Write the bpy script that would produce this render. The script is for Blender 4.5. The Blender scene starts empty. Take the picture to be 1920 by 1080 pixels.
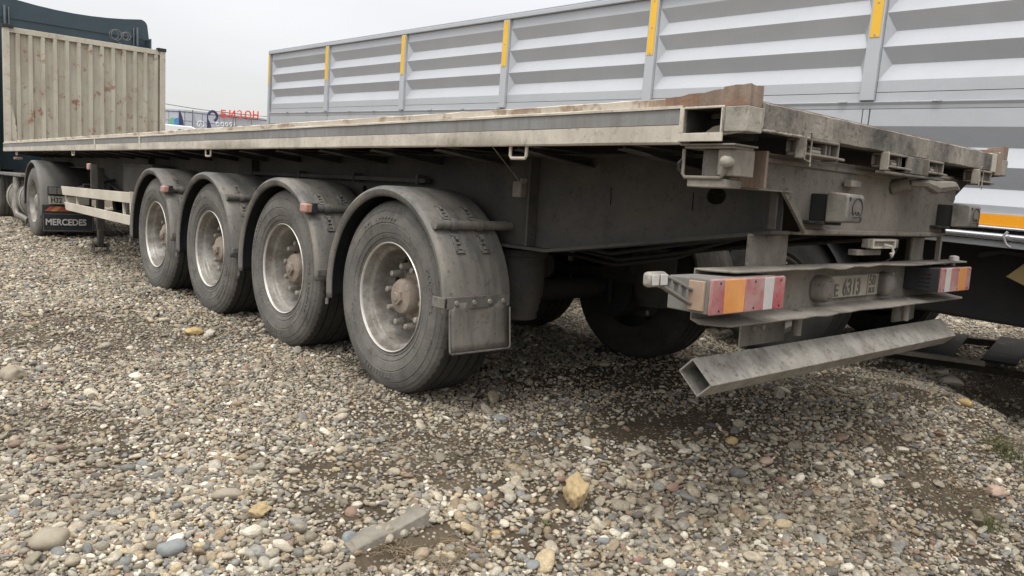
import bpy, bmesh, math, random
import numpy as np
from mathutils import Matrix, Vector, Euler, geometry

random.seed(7); rng = np.random.default_rng(7)
SC = bpy.context.scene
COL = SC.collection

# ------------------------------------------------------------------ camera
YAW, PITCH, ROLL, FPX = 0.7291, -0.1205, 0.0575, 1463.07
CAM = Vector((-3.4921, -1.4215, 1.1375))
fw = Vector((-math.sin(-YAW)*math.cos(PITCH), math.cos(YAW)*math.cos(PITCH), math.sin(PITCH)))
rt = Vector((math.cos(YAW), -math.sin(YAW), 0))
up = rt.cross(fw)
r2 = rt*math.cos(ROLL) + up*math.sin(ROLL)
u2 = -rt*math.sin(ROLL) + up*math.cos(ROLL)
cd = bpy.data.cameras.new('camera'); cam = bpy.data.objects.new('camera', cd); COL.objects.link(cam)
cam.matrix_world = Matrix(((r2.x, u2.x, -fw.x, CAM.x), (r2.y, u2.y, -fw.y, CAM.y), (r2.z, u2.z, -fw.z, CAM.z), (0, 0, 0, 1)))
cd.lens = FPX/1920*36; cd.sensor_width = 36; cd.clip_start = 0.02; cd.clip_end = 3000
SC.camera = cam

# ------------------------------------------------------------------ light: overcast noon
SUN_EL, SUN_AZ = math.radians(62), math.radians(238)      # azimuth clockwise from +y
W = bpy.data.worlds.new('World'); SC.world = W; W.use_nodes = True
nt = W.node_tree; nt.nodes.clear()
N = nt.nodes.new; L = nt.links.new
sky = N('ShaderNodeTexSky'); sky.sky_type = 'NISHITA'; sky.sun_disc = False
sky.sun_elevation = SUN_EL; sky.sun_rotation = SUN_AZ; sky.dust_density = 3; sky.air_density = 1
b1 = N('ShaderNodeBackground'); b1.inputs['Strength'].default_value = 0.05
L(sky.outputs[0], b1.inputs[0])
tc = N('ShaderNodeTexCoord'); sep = N('ShaderNodeSeparateXYZ'); L(tc.outputs['Generated'], sep.inputs[0])
mp = N('ShaderNodeMapping'); mp.inputs['Scale'].default_value = (1, 1, 3.2); L(tc.outputs['Generated'], mp.inputs[0])
nz = N('ShaderNodeTexNoise'); nz.inputs['Scale'].default_value = 1.7; nz.inputs['Detail'].default_value = 4
nz.inputs['Roughness'].default_value = .5; L(mp.outputs[0], nz.inputs['Vector'])
ab = N('ShaderNodeMath'); ab.operation = 'ABSOLUTE'; L(sep.outputs[2], ab.inputs[0])
mr = N('ShaderNodeMapRange'); mr.inputs['From Max'].default_value = 1.0; mr.inputs['To Min'].default_value = 0.61; mr.inputs['To Max'].default_value = 2.5
pw = N('ShaderNodeMath'); pw.operation = 'POWER'; pw.inputs[1].default_value = 1.5; L(ab.outputs[0], pw.inputs[0]); L(pw.outputs[0], mr.inputs[0])
cm = N('ShaderNodeMapRange'); cm.inputs['From Min'].default_value = .3; cm.inputs['From Max'].default_value = .7
cm.inputs['To Min'].default_value = .86; cm.inputs['To Max'].default_value = 1.08; L(nz.outputs[0], cm.inputs[0])
mu = N('ShaderNodeMath'); mu.operation = 'MULTIPLY'; L(mr.outputs[0], mu.inputs[0]); L(cm.outputs[0], mu.inputs[1])
b2 = N('ShaderNodeBackground'); b2.inputs[0].default_value = (1.0, .965, .925, 1); L(mu.outputs[0], b2.inputs['Strength'])
ad = N('ShaderNodeAddShader'); L(b1.outputs[0], ad.inputs[0]); L(b2.outputs[0], ad.inputs[1])
wo = N('ShaderNodeOutputWorld'); L(ad.outputs[0], wo.inputs[0])
sd = bpy.data.lights.new('sun', 'SUN'); sd.energy = 1.5; sd.angle = math.radians(16); sd.color = (1, .97, .92)
sun = bpy.data.objects.new('sun', sd); COL.objects.link(sun)
sdir = Vector((math.sin(SUN_AZ)*math.cos(SUN_EL), math.cos(SUN_AZ)*math.cos(SUN_EL), math.sin(SUN_EL)))
sun.rotation_euler = sdir.to_track_quat('Z', 'Y').to_euler(); sun.location = sdir*30
vs = SC.view_settings; SC.display_settings.display_device = 'sRGB'
vs.view_transform = 'Standard'; vs.look = 'None'; vs.exposure = 0.0; vs.gamma = 1; vs.use_curve_mapping = False
SC.cycles.max_bounces = 8; SC.cycles.diffuse_bounces = 4

# ------------------------------------------------------------------ helpers
class MB:
    def __init__(s): s.v = []; s.f = []
    def add(s, vs_, fs_):
        o = len(s.v); s.v += [tuple(map(float, p)) for p in vs_]; s.f += [tuple(i+o for i in f) for f in fs_]; return s
    def box(s, x0, x1, y0, y1, z0, z1):
        return s.add([(x, y, z) for x in (x0, x1) for y in (y0, y1) for z in (z0, z1)],
                     [(0, 1, 3, 2), (4, 6, 7, 5), (0, 4, 5, 1), (2, 3, 7, 6), (0, 2, 6, 4), (1, 5, 7, 3)])
    def prism(s, pts, ax, a, b):
        def P(p, t): return {'x': (t, p[0], p[1]), 'y': (p[0], t, p[1]), 'z': (p[0], p[1], t)}[ax]
        n = len(pts)
        return s.add([P(p, a) for p in pts]+[P(p, b) for p in pts],
                     [tuple(range(n)), tuple(range(2*n-1, n-1, -1))]+[(i, (i+1) % n, n+(i+1) % n, n+i) for i in range(n)])
    def holed(s, outer, holes, ax, a, b):
        def P(p, t): return {'x': (t, p[0], p[1]), 'y': (p[0], t, p[1]), 'z': (p[0], p[1], t)}[ax]
        loops = [outer]+holes; flat = [p for l in loops for p in l]; n = len(flat)
        tri = geometry.tessellate_polygon([[Vector((p[0], p[1], 0)) for p in l] for l in loops])
        fs = [tuple(t) for t in tri]+[tuple(n+i for i in reversed(t)) for t in tri]
        o = 0
        for l in loops:
            k = len(l)
            fs += [(o+i, o+(i+1) % k, n+o+(i+1) % k, n+o+i) for i in range(k)]; o += k
        return s.add([P(p, a) for p in flat]+[P(p, b) for p in flat], fs)
    def tube(s, pts, r, seg=8, cap=True):
        pts = [Vector(p) for p in pts]; rings = []; ref = None
        for i, p in enumerate(pts):
            d = (pts[min(i+1, len(pts)-1)]-pts[max(i-1, 0)]).normalized()
            if ref is None: ref = Vector((0, 0, 1)) if abs(d.z) < .9 else Vector((1, 0, 0))
            a = (ref-d*ref.dot(d)).normalized(); b = d.cross(a); ref = a
            rr = r[i] if isinstance(r, (list, tuple)) else r
            rings.append([p+(a*math.cos(t)+b*math.sin(t))*rr for t in [2*math.pi*k/seg for k in range(seg)]])
        fs = [(i*seg+k, i*seg+(k+1) % seg, (i+1)*seg+(k+1) % seg, (i+1)*seg+k) for i in range(len(pts)-1) for k in range(seg)]
        if cap: fs += [tuple(range(seg)), tuple(range(len(pts)*seg-1, (len(pts)-1)*seg-1, -1))]
        return s.add([v for rg in rings for v in rg], fs)
    def lathe(s, prof, ax='x', o=(0, 0, 0), seg=48, closed=False, a0=0, a1=2*math.pi, caps=True):
        full = abs(a1-a0-2*math.pi) < 1e-6; m = seg if full else seg+1; vs_ = []
        for r, a in prof:
            for k in range(m):
                t = a0+(a1-a0)*k/seg; c, q = r*math.cos(t), r*math.sin(t)
                p = {'x': (a, c, q), 'y': (c, a, q), 'z': (c, q, a)}[ax]
                vs_.append((p[0]+o[0], p[1]+o[1], p[2]+o[2]))
        n = len(prof); fs = []
        for i in range(n if closed else n-1):
            for k in range(seg):
                k2 = (k+1) % m; j = (i+1) % n
                fs.append((i*m+k, i*m+k2, j*m+k2, j*m+k))
        if not closed and full and caps:
            if prof[0][0] > 1e-6: fs.append(tuple(range(m)))
            if prof[-1][0] > 1e-6: fs.append(tuple(range(n*m-1, (n-1)*m-1, -1)))
        return s.add(vs_, fs)
    def sweep(s, prof, ys, jit=None, ax='y', jl=None):
        n = len(prof); vs_ = []
        for k, y in enumerate(ys):
            for i, p in enumerate(prof):
                dx = dz = 0
                if jit and (jl is None or i in jl): dx = random.uniform(-1, 1)*jit[0]; dz = random.uniform(-1, 1)*jit[1]
                vs_.append((p[0]+dx, y, p[1]+dz) if ax == 'y' else (y, p[0]+dx, p[1]+dz))
        fs = [(k*n+i, k*n+(i+1) % n, (k+1)*n+(i+1) % n, (k+1)*n+i) for k in range(len(ys)-1) for i in range(n)]
        fs += [tuple(range(n)), tuple(range(len(ys)*n-1, (len(ys)-1)*n-1, -1))]
        return s.add(vs_, fs)
    def mesh(s, name, m, smooth=30):
        me = bpy.data.meshes.new(name); me.from_pydata(s.v, [], s.f)
        bm = bmesh.new(); bm.from_mesh(me); bmesh.ops.remove_doubles(bm, verts=bm.verts, dist=1e-5)
        bmesh.ops.recalc_face_normals(bm, faces=bm.faces); bm.to_mesh(me); bm.free()
        if smooth:
            me.polygons.foreach_set('use_smooth', [True]*len(me.polygons)); me.set_sharp_from_angle(angle=math.radians(smooth))
        for mm in (m if isinstance(m, list) else [m]): me.materials.append(mm)
        me.update(); return me
    def build(s, name, m, parent=None, bevel=0, smooth=30, loc=None, solid=0):
        o = bpy.data.objects.new(name, s.mesh(name, m, smooth)); COL.objects.link(o)
        if parent: o.parent = parent
        if loc: o.location = loc
        if solid:
            md = o.modifiers.new('solid', 'SOLIDIFY'); md.thickness = solid; md.offset = 0
        if bevel:
            md = o.modifiers.new('bevel', 'BEVEL'); md.width = bevel; md.segments = 2; md.limit_method = 'ANGLE'; md.angle_limit = math.radians(40)
            md.harden_normals = False
        return o
def thing(name, label, cat, loc=(0, 0, 0), rot=(0, 0, 0), group=None):
    o = bpy.data.objects.new(name, None); COL.objects.link(o); o.location = loc; o.rotation_euler = rot; o.empty_display_size = .2
    return tag(o, label, cat, group)
def tag(o, label, cat, group=None):
    o['label'] = label; o['category'] = cat
    if group: o['group'] = group
    return o
def struct(o): o['kind'] = 'structure'; return o
def stuff(o): o['kind'] = 'stuff'; return o
def copy_tree(o, parent=None):
    c = o.copy(); COL.objects.link(c); c.parent = parent
    for ch in list(o.children): copy_tree(ch, c)
    return c
def text_part(s, size, m, parent, name, loc, rot, ext=.001, align='LEFT', xs=1.0, bold=0.0):
    c = bpy.data.curves.new(name, 'FONT'); c.body = s; c.size = size; c.extrude = ext; c.align_x = align; c.offset = bold
    t = bpy.data.objects.new('tmp', c); COL.objects.link(t)
    dg = bpy.context.evaluated_depsgraph_get(); me = bpy.data.meshes.new_from_object(t.evaluated_get(dg))
    bpy.data.objects.remove(t); me.materials.clear(); me.materials.append(m)
    o = bpy.data.objects.new(name, me); COL.objects.link(o); o.parent = parent; o.location = loc; o.rotation_euler = rot; o.scale = (xs, 1, 1)
    return o
def circ(cx, cy, rx, ry=None, n=16): 
    ry = ry or rx
    return [(cx+rx*math.cos(2*math.pi*k/n), cy+ry*math.sin(2*math.pi*k/n)) for k in range(n)]

# ------------------------------------------------------------------ materials
def mat(name, base, rough=.7, metal=0, dirt=None, damt=0, dscale=3, streak=None, samt=0, sscale=(18, 18, 1.2), rust=0, rscale=5,
        rcol=(.17, .09, .055), var=.15, fine=60, bump=.15, spec=.4, rth=.55, trans=0, emit=None, speck=0):
    m = bpy.data.materials.new(name); m.use_nodes = True; nt = m.node_tree; P = nt.nodes['Principled BSDF']
    N = nt.nodes.new; L = nt.links.new
    P.inputs['Metallic'].default_value = metal; P.inputs['Specular IOR Level'].default_value = spec
    tc = N('ShaderNodeTexCoord'); oi = N('ShaderNodeObjectInfo')
    va = N('ShaderNodeVectorMath'); va.operation = 'ADD'
    mm = N('ShaderNodeMath'); mm.operation = 'MULTIPLY'; mm.inputs[1].default_value = 13.7; L(oi.outputs['Random'], mm.inputs[0])
    L(tc.outputs['Object'], va.inputs[0]); L(mm.outputs[0], va.inputs[1]); V = va.outputs[0]
    def noise(sc, det=5, ro=.6, vec=None, scale3=None):
        n = N('ShaderNodeTexNoise'); n.inputs['Scale'].default_value = sc; n.inputs['Detail'].default_value = det; n.inputs['Roughness'].default_value = ro
        v = V
        if scale3:
            mp = N('ShaderNodeMapping'); mp.inputs['Scale'].default_value = scale3; L(V, mp.inputs[0]); v = mp.outputs[0]
        L(v, n.inputs['Vector']); return n.outputs[0]
    def rng_(x, a, b, c=0, d=1):
        r = N('ShaderNodeMapRange'); r.inputs['From Min'].default_value = a; r.inputs['From Max'].default_value = b
        r.inputs['To Min'].default_value = c; r.inputs['To Max'].default_value = d; L(x, r.inputs[0]); return r.outputs[0]
    def mix(f, a, b, mode='MIX'):
        x = N('ShaderNodeMix'); x.data_type = 'RGBA'; x.blend_type = mode
        if isinstance(f, float): x.inputs['Factor'].default_value = f
        else: L(f, x.inputs['Factor'])
        for k, c in ((6, a), (7, b)):
            if isinstance(c, tuple): x.inputs[k].default_value = (*c, 1)
            else: L(c, x.inputs[k])
        return x.outputs[2]
    nf = noise(fine, 4, .6); nl = noise(dscale, 6, .62)
    lo = tuple(c*(1-var) for c in base); hi = tuple(min(1, c*(1+var)) for c in base)
    col = mix(rng_(nl, .3, .7), lo, hi)
    col = mix(rng_(nf, .35, .65, 0, .6), col, mix(1.0, col, (1-var, 1-var, 1-var), 'MULTIPLY'))
    if damt: col = mix(rng_(noise(dscale*.7, 8, .68), .38, .62, 0, damt), col, dirt)
    if samt: col = mix(rng_(noise(1, 6, .7, scale3=sscale), .45, .68, 0, samt), col, streak)
    if rust:
        rn = noise(rscale, 9, .72); rf = rng_(rn, rth, rth+.06, 0, rust)
        col = mix(rf, col, mix(rng_(nf, .3, .7), rcol, tuple(c*1.9 for c in rcol)))
    if speck:
        col = mix(rng_(noise(38, 3, .7), .60, .66, 0, speck), col, mix(1.0, col, (.42, .40, .38), 'MULTIPLY'))
        col = mix(rng_(noise(7, 7, .75), .56, .62, 0, speck*.8), col, mix(1.0, col, (.55, .53, .50), 'MULTIPLY'))
    L(col, P.inputs['Base Color'])
    L(rng_(nl, .3, .7, max(.03, rough-.08), min(1, rough+.1)), P.inputs['Roughness'])
    if bump:
        bp = N('ShaderNodeBump'); bp.inputs['Strength'].default_value = bump; bp.inputs['Distance'].default_value = .004
        L(nf, bp.inputs['Height']); L(bp.outputs[0], P.inputs['Normal'])
    if trans: P.inputs['Transmission Weight'].default_value = trans
    return m
DUST = (.30, .265, .215)
M = dict(
 cream=mat('cream_paint', (.64, .60, .515), .6, speck=.45, dirt=(.42, .39, .33), damt=.6, dscale=4, streak=(.24, .21, .17), samt=.35, sscale=(11, 11, 5), rust=.35, rth=.60, rscale=9),
 creamtop=mat('rusted_cream_edge', (.60, .55, .46), .65, dirt=(.40, .34, .27), damt=.5, rust=.8, rth=.53, rscale=4.5, rcol=(.19, .125, .082)),
 stripe=mat('grey_stripe', (.27, .275, .27), .55, dirt=(.17, .165, .155), damt=.6, dscale=2.5, streak=(.13, .12, .11), samt=.5),
 grime=mat('grimy_cream', (.40, .375, .32), .75, speck=.5, dirt=(.12, .11, .095), damt=.75, dscale=5, streak=(.17, .155, .13), samt=.35, sscale=(16, 16, 4), rust=.5, rth=.56, bump=.4),
 rusty=mat('rusty_steel', (.25, .19, .145), .85, dirt=(.33, .27, .22), damt=.6, dscale=8, streak=(.10, .055, .04), samt=.6, rust=.6, rth=.5, bump=.6),
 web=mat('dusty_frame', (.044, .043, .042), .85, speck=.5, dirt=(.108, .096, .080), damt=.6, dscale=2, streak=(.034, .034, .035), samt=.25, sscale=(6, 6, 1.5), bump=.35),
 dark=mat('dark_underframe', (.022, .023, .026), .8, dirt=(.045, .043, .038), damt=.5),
 dusty=mat('dust_caked_steel', (.195, .178, .152), .9, speck=.6, dirt=(.285, .262, .225), damt=.8, dscale=3, streak=(.085, .078, .068), samt=.4, sscale=(7, 7, 2.2), bump=.5, var=.2),
 dusty2=mat('splashed_steel', (.35, .32, .275), .9, speck=.8, dirt=(.075, .072, .066), damt=1.0, dscale=3.2, streak=(.10, .09, .075), samt=.5, sscale=(14, 9, 4), bump=.8, rust=.25, rth=.6),
 bar=mat('scuffed_bar_steel', (.30, .29, .265), .7, speck=.8, dirt=(.22, .20, .165), damt=.6, dscale=6, streak=(.13, .12, .105), samt=.75, sscale=(13, 7, 8), bump=.5),
 fender=mat('dusty_mudguard_plastic', (.150, .146, .136), .58, speck=.6, dirt=(.262, .24, .203), damt=.75, dscale=3.5, streak=(.068, .076, .082), samt=.75, sscale=(14, 5, 1.6), bump=.25),
 tyre=mat('dusty_tyre_rubber', (.155, .150, .138), .9, speck=.65, dirt=(.085, .083, .08), damt=.7, dscale=6, bump=.5, fine=90, streak=(.22, .205, .175), samt=.5, sscale=(5, 5, 5)),
 tread=mat('dark_tread_rubber', (.035, .034, .033), .9, dirt=(.075, .07, .06), damt=.5, dscale=9, bump=.4),
 rim=mat('dirty_silver_rim', (.42, .41, .38), .5, .35, speck=.5, dirt=(.17, .158, .138), damt=.95, dscale=7, rust=.25, rth=.58, rscale=16, bump=.4, streak=(.16, .13, .10), samt=.4, sscale=(6, 6, 6)),
 disc=mat('grimy_shade_dark_disc', (.15, .14, .125), .8, dirt=(.07, .065, .058), damt=.8, dscale=9, rust=.3, rth=.58, rscale=16),  # grime, plus the shade deep inside the rim put into the colour
 rimlip=mat('worn_rim_edge', (.72, .70, .66), .4, .5, dirt=(.4, .36, .3), damt=.4),
 hub=mat('rust_brown_hub', (.25, .205, .165), .8, speck=.5, dirt=(.36, .315, .26), damt=.7, dscale=12, rust=.4, rth=.56, rscale=14, bump=.5),
 bolt=mat('grey_bolt', (.38, .36, .32), .6, .3, dirt=(.16, .14, .11), damt=.5, dscale=20),
 guard=mat('cream_side_guard', (.60, .555, .465), .6, dirt=(.45, .41, .34), damt=.4, dscale=3),
 buffer=mat('black_buffer_rubber', (.085, .083, .078), .8, dirt=(.25, .235, .20), damt=.7, dscale=9, streak=(.2, .19, .17), samt=.5, bump=.5),
 lred=mat('dusty_red_lens', (.36, .09, .10), .45, speck=.4, dirt=(.40, .28, .26), damt=.95, dscale=7, spec=.5, bump=.05),
 lora=mat('dusty_orange_lens', (.66, .28, .08), .4, dirt=(.60, .34, .16), damt=.4, dscale=7, spec=.5, bump=.05),
 lwhi=mat('dusty_white_lens', (.52, .51, .49), .4, dirt=(.50, .47, .45), damt=.4, bump=.05),
 lside=mat('dusty_amber_side_lens', (.42, .29, .20), .5, dirt=(.34, .28, .23), damt=.6, bump=.1),
 lpink=mat('faded_marker_lens', (.45, .25, .20), .4, dirt=(.5, .35, .3), damt=.5, bump=.05),
 lens=mat('clear_marker_lens', (.55, .54, .51), .2, dirt=(.45, .43, .4), damt=.3, bump=0),
 plate=mat('dusty_number_plate', (.40, .37, .31), .7, dirt=(.30, .275, .225), damt=.6, dscale=12),
 platetx=mat('plate_letters', (.12, .11, .095), .8, dirt=(.27, .25, .2), damt=.5, dscale=25),
 bulk=mat('rust_streaked_headboard', (.42, .405, .335), .65, dirt=(.36, .345, .285), damt=.5, dscale=1.5, streak=(.26, .19, .14), samt=.55, sscale=(9, 9, 1.3), rust=.95, rth=.575, rscale=4.5, rcol=(.17, .095, .06)),
 bulkp=mat('headboard_post_paint', (.47, .445, .37), .65, speck=.5, dirt=(.36, .33, .27), damt=.4, rust=.7, rth=.57, rscale=5, rcol=(.25, .11, .07)),
 teal=mat('dark_teal_cab_paint', (.024, .048, .064), .38, dirt=(.05, .075, .09), damt=.4, dscale=2, bump=.02, spec=.5),
 tgrey=mat('grey_truck_plastic', (.165, .165, .155), .75, dirt=(.24, .23, .2), damt=.6, dscale=4),
 black=mat('black_rubber_flap', (.022, .024, .028), .7, dirt=(.055, .055, .055), damt=.5),
 white=mat('white_print', (.60, .60, .58), .7, dirt=(.3, .29, .27), damt=.4, dscale=14),
 grain=mat('grey_trailer_paint', (.45, .475, .51), .40, .12, dirt=(.47, .495, .52), damt=.35, dscale=.9, bump=.0, var=.05, spec=.6, streak=(.56, .585, .615), samt=.25, sscale=(2.2, 2.2, 3)),
 grainf=mat('grey_trailer_frame_paint', (.34, .37, .41), .38, dirt=(.32, .34, .36), damt=.3, bump=.0, var=.06, spec=.5),
 yellow=mat('yellow_tape', (.84, .50, .035), .5, bump=.0, var=.06, dirt=(.7, .45, .1), damt=.3),
 orange=mat('orange_tape', (.90, .38, .02), .45, bump=.0, var=.05),
 silver=mat('bright_tube', (.62, .64, .67), .25, .8, bump=0, var=.05),
 reflect=mat('red_reflector', (.42, .10, .06), .5, dirt=(.25, .12, .08), damt=.4, bump=0),
 wood=mat('weathered_timber', (.30, .265, .215), .85, dirt=(.17, .15, .12), damt=.6, streak=(.12, .1, .08), samt=.6, sscale=(3, 30, 30), bump=.5),
 clad=mat('haze_paled_cladding', (.46, .49, .54), .6, bump=0, var=.05),  # distance haze and wash-out put into the pale colour
 cladd=mat('cladding_joint', (.36, .39, .44), .6, bump=0, var=.05),
 sred=mat('red_sign_letter', (.78, .09, .05), .5, bump=0, var=.03),
 navy=mat('navy_flag_cloth', (.055, .055, .13), .8, bump=0),
 grn=mat('green_logo', (.16, .50, .33), .6, bump=0), blu=mat('blue_logo', (.10, .28, .62), .6, bump=0),
 wht=mat('white_vehicle_paint', (.78, .79, .80), .35, bump=0, var=.03),
 glass=mat('dark_glass', (.03, .035, .04), .08, bump=0, spec=.8),
 conc=mat('broken_concrete', (.175, .160, .130), .9, dirt=(.33, .31, .26), damt=.6, dscale=9, bump=.9, fine=110),
 ochre=mat('ochre_rock', (.60, .45, .23), .85, dirt=(.62, .52, .35), damt=.6, dscale=22, bump=1, rust=.4, rscale=24, rth=.55, rcol=(.28, .15, .05)),
 dull=mat('dull_yellow_flap', (.17, .125, .045), .7, dirt=(.2, .16, .08), damt=.5),
 sooty=mat('rusty_black_steel', (.022, .021, .02), .95, dirt=(.06, .05, .04), damt=.6, spec=.15, rust=.3, rth=.58),
 cab_strip=mat('pale_cab_strip', (.14, .17, .19), .5, bump=0),
 grass=mat('green_grass', (.085, .105, .035), .8, dirt=(.20, .18, .09), damt=.6, dscale=25, bump=0),
 twig=mat('dry_stalks', (.27, .21, .13), .9, dirt=(.15, .11, .07), damt=.6, dscale=20, bump=0),
 cable=mat('cable_sheath', (.10, .10, .105), .6, bump=0),
)
# ------------------------------------------------------------------ stone + soil materials
def stone_mat(name):
    m = bpy.data.materials.new(name); m.use_nodes = True; nt = m.node_tree; P = nt.nodes['Principled BSDF']; N = nt.nodes.new; L = nt.links.new
    oi = N('ShaderNodeObjectInfo'); tc = N('ShaderNodeTexCoord')
    cr = N('ShaderNodeValToRGB'); cr.color_ramp.interpolation = 'CONSTANT'; e = cr.color_ramp.elements
    pal = [(.34, .32, .275), (.23, .21, .175), (.45, .42, .36), (.29, .27, .235), (.165, .17, .172), (.37, .33, .26), (.53, .50, .44), (.20, .18, .15),
           (.31, .29, .25), (.25, .255, .25), (.39, .35, .28), (.27, .215, .155), (.39, .375, .34), (.13, .13, .13), (.33, .30, .25), (.62, .59, .53),
           (.33, .28, .21), (.215, .225, .23), (.43, .395, .33), (.24, .22, .19), (.43, .365, .26), (.35, .33, .295), (.19, .165, .135), (.40, .36, .30),
           (.27, .19, .155), (.30, .285, .26)]
    while len(e) < len(pal): e.new(.5)
    for i, c in enumerate(pal): e[i].position = i/len(pal); e[i].color = (min(1, c[0]**1.12*1.32), min(1, c[1]**1.12*1.29), min(1, c[2]**1.12*1.20), 1)
    L(oi.outputs['Random'], cr.inputs[0])
    ad = N('ShaderNodeVectorMath'); ad.operation = 'ADD'; ml = N('ShaderNodeMath'); ml.operation = 'MULTIPLY'; ml.inputs[1].default_value = 91
    L(oi.outputs['Random'], ml.inputs[0]); L(tc.outputs['Object'], ad.inputs[0]); L(ml.outputs[0], ad.inputs[1])
    nz = N('ShaderNodeTexNoise'); nz.inputs['Scale'].default_value = 1.6; nz.inputs['Detail'].default_value = 6; nz.inputs['Roughness'].default_value = .7; L(ad.outputs[0], nz.inputs['Vector'])
    mr = N('ShaderNodeMapRange'); mr.inputs['From Min'].default_value = .3; mr.inputs['From Max'].default_value = .7; mr.inputs['To Min'].default_value = .62; mr.inputs['To Max'].default_value = 1.28; L(nz.outputs[0], mr.inputs[0])
    mx = N('ShaderNodeVectorMath'); mx.operation = 'SCALE'; L(cr.outputs[0], mx.inputs[0]); L(mr.outputs[0], mx.inputs[3])
    # mud film, varying in big soft patches over the yard
    geo = N('ShaderNodeNewGeometry'); n2 = N('ShaderNodeTexNoise'); n2.inputs['Scale'].default_value = 1.5; n2.inputs['Detail'].default_value = 7; n2.inputs['Roughness'].default_value = .65
    L(geo.outputs['Position'], n2.inputs['Vector'])
    r2_ = N('ShaderNodeMapRange'); r2_.inputs['From Min'].default_value = .46; r2_.inputs['From Max'].default_value = .66; r2_.inputs['To Min'].default_value = .05; r2_.inputs['To Max'].default_value = .62; L(n2.outputs[0], r2_.inputs[0])
    mm = N('ShaderNodeMix'); mm.data_type = 'RGBA'; L(r2_.outputs[0], mm.inputs['Factor']); L(mx.outputs[0], mm.inputs[6]); mm.inputs[7].default_value = (.155, .130, .095, 1)
    L(mm.outputs[2], P.inputs['Base Color']); P.inputs['Roughness'].default_value = .72; P.inputs['Specular IOR Level'].default_value = .35
    n3 = N('ShaderNodeTexNoise'); n3.inputs['Scale'].default_value = 5; n3.inputs['Detail'].default_value = 5; L(ad.outputs[0], n3.inputs['Vector'])
    bp = N('ShaderNodeBump'); bp.inputs['Strength'].default_value = .35; bp.inputs['Distance'].default_value = .15; L(n3.outputs[0], bp.inputs['Height']); L(bp.outputs[0], P.inputs['Normal'])
    return m
STONE = stone_mat('river_stone')
def soil_mat():
    m = bpy.data.materials.new('gravelly_soil'); m.use_nodes = True; nt = m.node_tree; P = nt.nodes['Principled BSDF']; N = nt.nodes.new; L = nt.links.new
    geo = N('ShaderNodeNewGeometry'); v = geo.outputs['Position']
    def nn(s, d=6, r=.65):
        n = N('ShaderNodeTexNoise'); n.inputs['Scale'].default_value = s; n.inputs['Detail'].default_value = d; n.inputs['Roughness'].default_value = r; L(v, n.inputs['Vector']); return n.outputs[0]
    def ramp(x, a, b, c0, c1):
        r = N('ShaderNodeValToRGB'); r.color_ramp.elements[0].position = a; r.color_ramp.elements[1].position = b
        r.color_ramp.elements[0].color = (*c0, 1); r.color_ramp.elements[1].color = (*c1, 1); L(x, r.inputs[0]); return r.outputs[0]
    c = ramp(nn(5), .3, .7, (.050, .039, .026), (.125, .099, .068))
    vo = N('ShaderNodeTexVoronoi'); vo.inputs['Scale'].default_value = 55; L(v, vo.inputs['Vector'])
    hs = N('ShaderNodeSeparateColor'); L(vo.outputs['Color'], hs.inputs[0])
    pc = ramp(hs.outputs[0], .0, 1, (.14, .12, .095), (.44, .41, .35))
    d = N('ShaderNodeMath'); d.operation = 'LESS_THAN'; d.inputs[1].default_value = .33; L(vo.outputs['Distance'], d.inputs[0])
    k = N('ShaderNodeMath'); k.operation = 'LESS_THAN'; k.inputs[1].default_value = .55; L(hs.outputs[1], k.inputs[0])
    dk = N('ShaderNodeMath'); dk.operation = 'MULTIPLY'; L(d.outputs[0], dk.inputs[0]); L(k.outputs[0], dk.inputs[1])
    mx = N('ShaderNodeMix'); mx.data_type = 'RGBA'; L(dk.outputs[0], mx.inputs['Factor']); L(c, mx.inputs[6]); L(pc, mx.inputs[7])
    L(mx.outputs[2], P.inputs['Base Color']); P.inputs['Roughness'].default_value = .95; P.inputs['Specular IOR Level'].default_value = .2
    b = N('ShaderNodeBump'); b.inputs['Strength'].default_value = .8; b.inputs['Distance'].default_value = .012; L(nn(45, 8, .7), b.inputs['Height'])
    b_ = N('ShaderNodeBump'); b_.inputs['Strength'].default_value = .8; b_.inputs['Distance'].default_value = .008; L(vo.outputs['Distance'], b_.inputs['Height']); b_.invert = True
    L(b.outputs[0], b_.inputs['Normal']); L(b_.outputs[0], P.inputs['Normal'])
    return m
SOIL = soil_mat()

# ------------------------------------------------------------------ ground
def vnoise(x, y, s, seed=0):
    x = np.asarray(x, float)*s+seed*17.3; y = np.asarray(y, float)*s+seed*9.1
    xi = np.floor(x).astype(np.int64); yi = np.floor(y).astype(np.int64); xf = x-xi; yf = y-yi
    def h(a, b):
        n = (a*374761393+b*668265263+seed*974711) & 0x7fffffff; n = ((n ^ (n >> 13))*1274126177) & 0x7fffffff; return ((n ^ (n >> 16)) & 0xffff)/65535.
    u = xf*xf*(3-2*xf); w = yf*yf*(3-2*yf)
    return (h(xi, yi)*(1-u)+h(xi+1, yi)*u)*(1-w)+(h(xi, yi+1)*(1-u)+h(xi+1, yi+1)*u)*w
def sstep(a, b, x): t = np.clip((x-a)/(b-a), 0, 1); return t*t*(3-2*t)
def bank_d(x, y):   # distance beyond the crest of the bank, towards the camera
    return (.62-.16*x)-y+.10*(vnoise(x, y, .9, 3)-.5)
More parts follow.
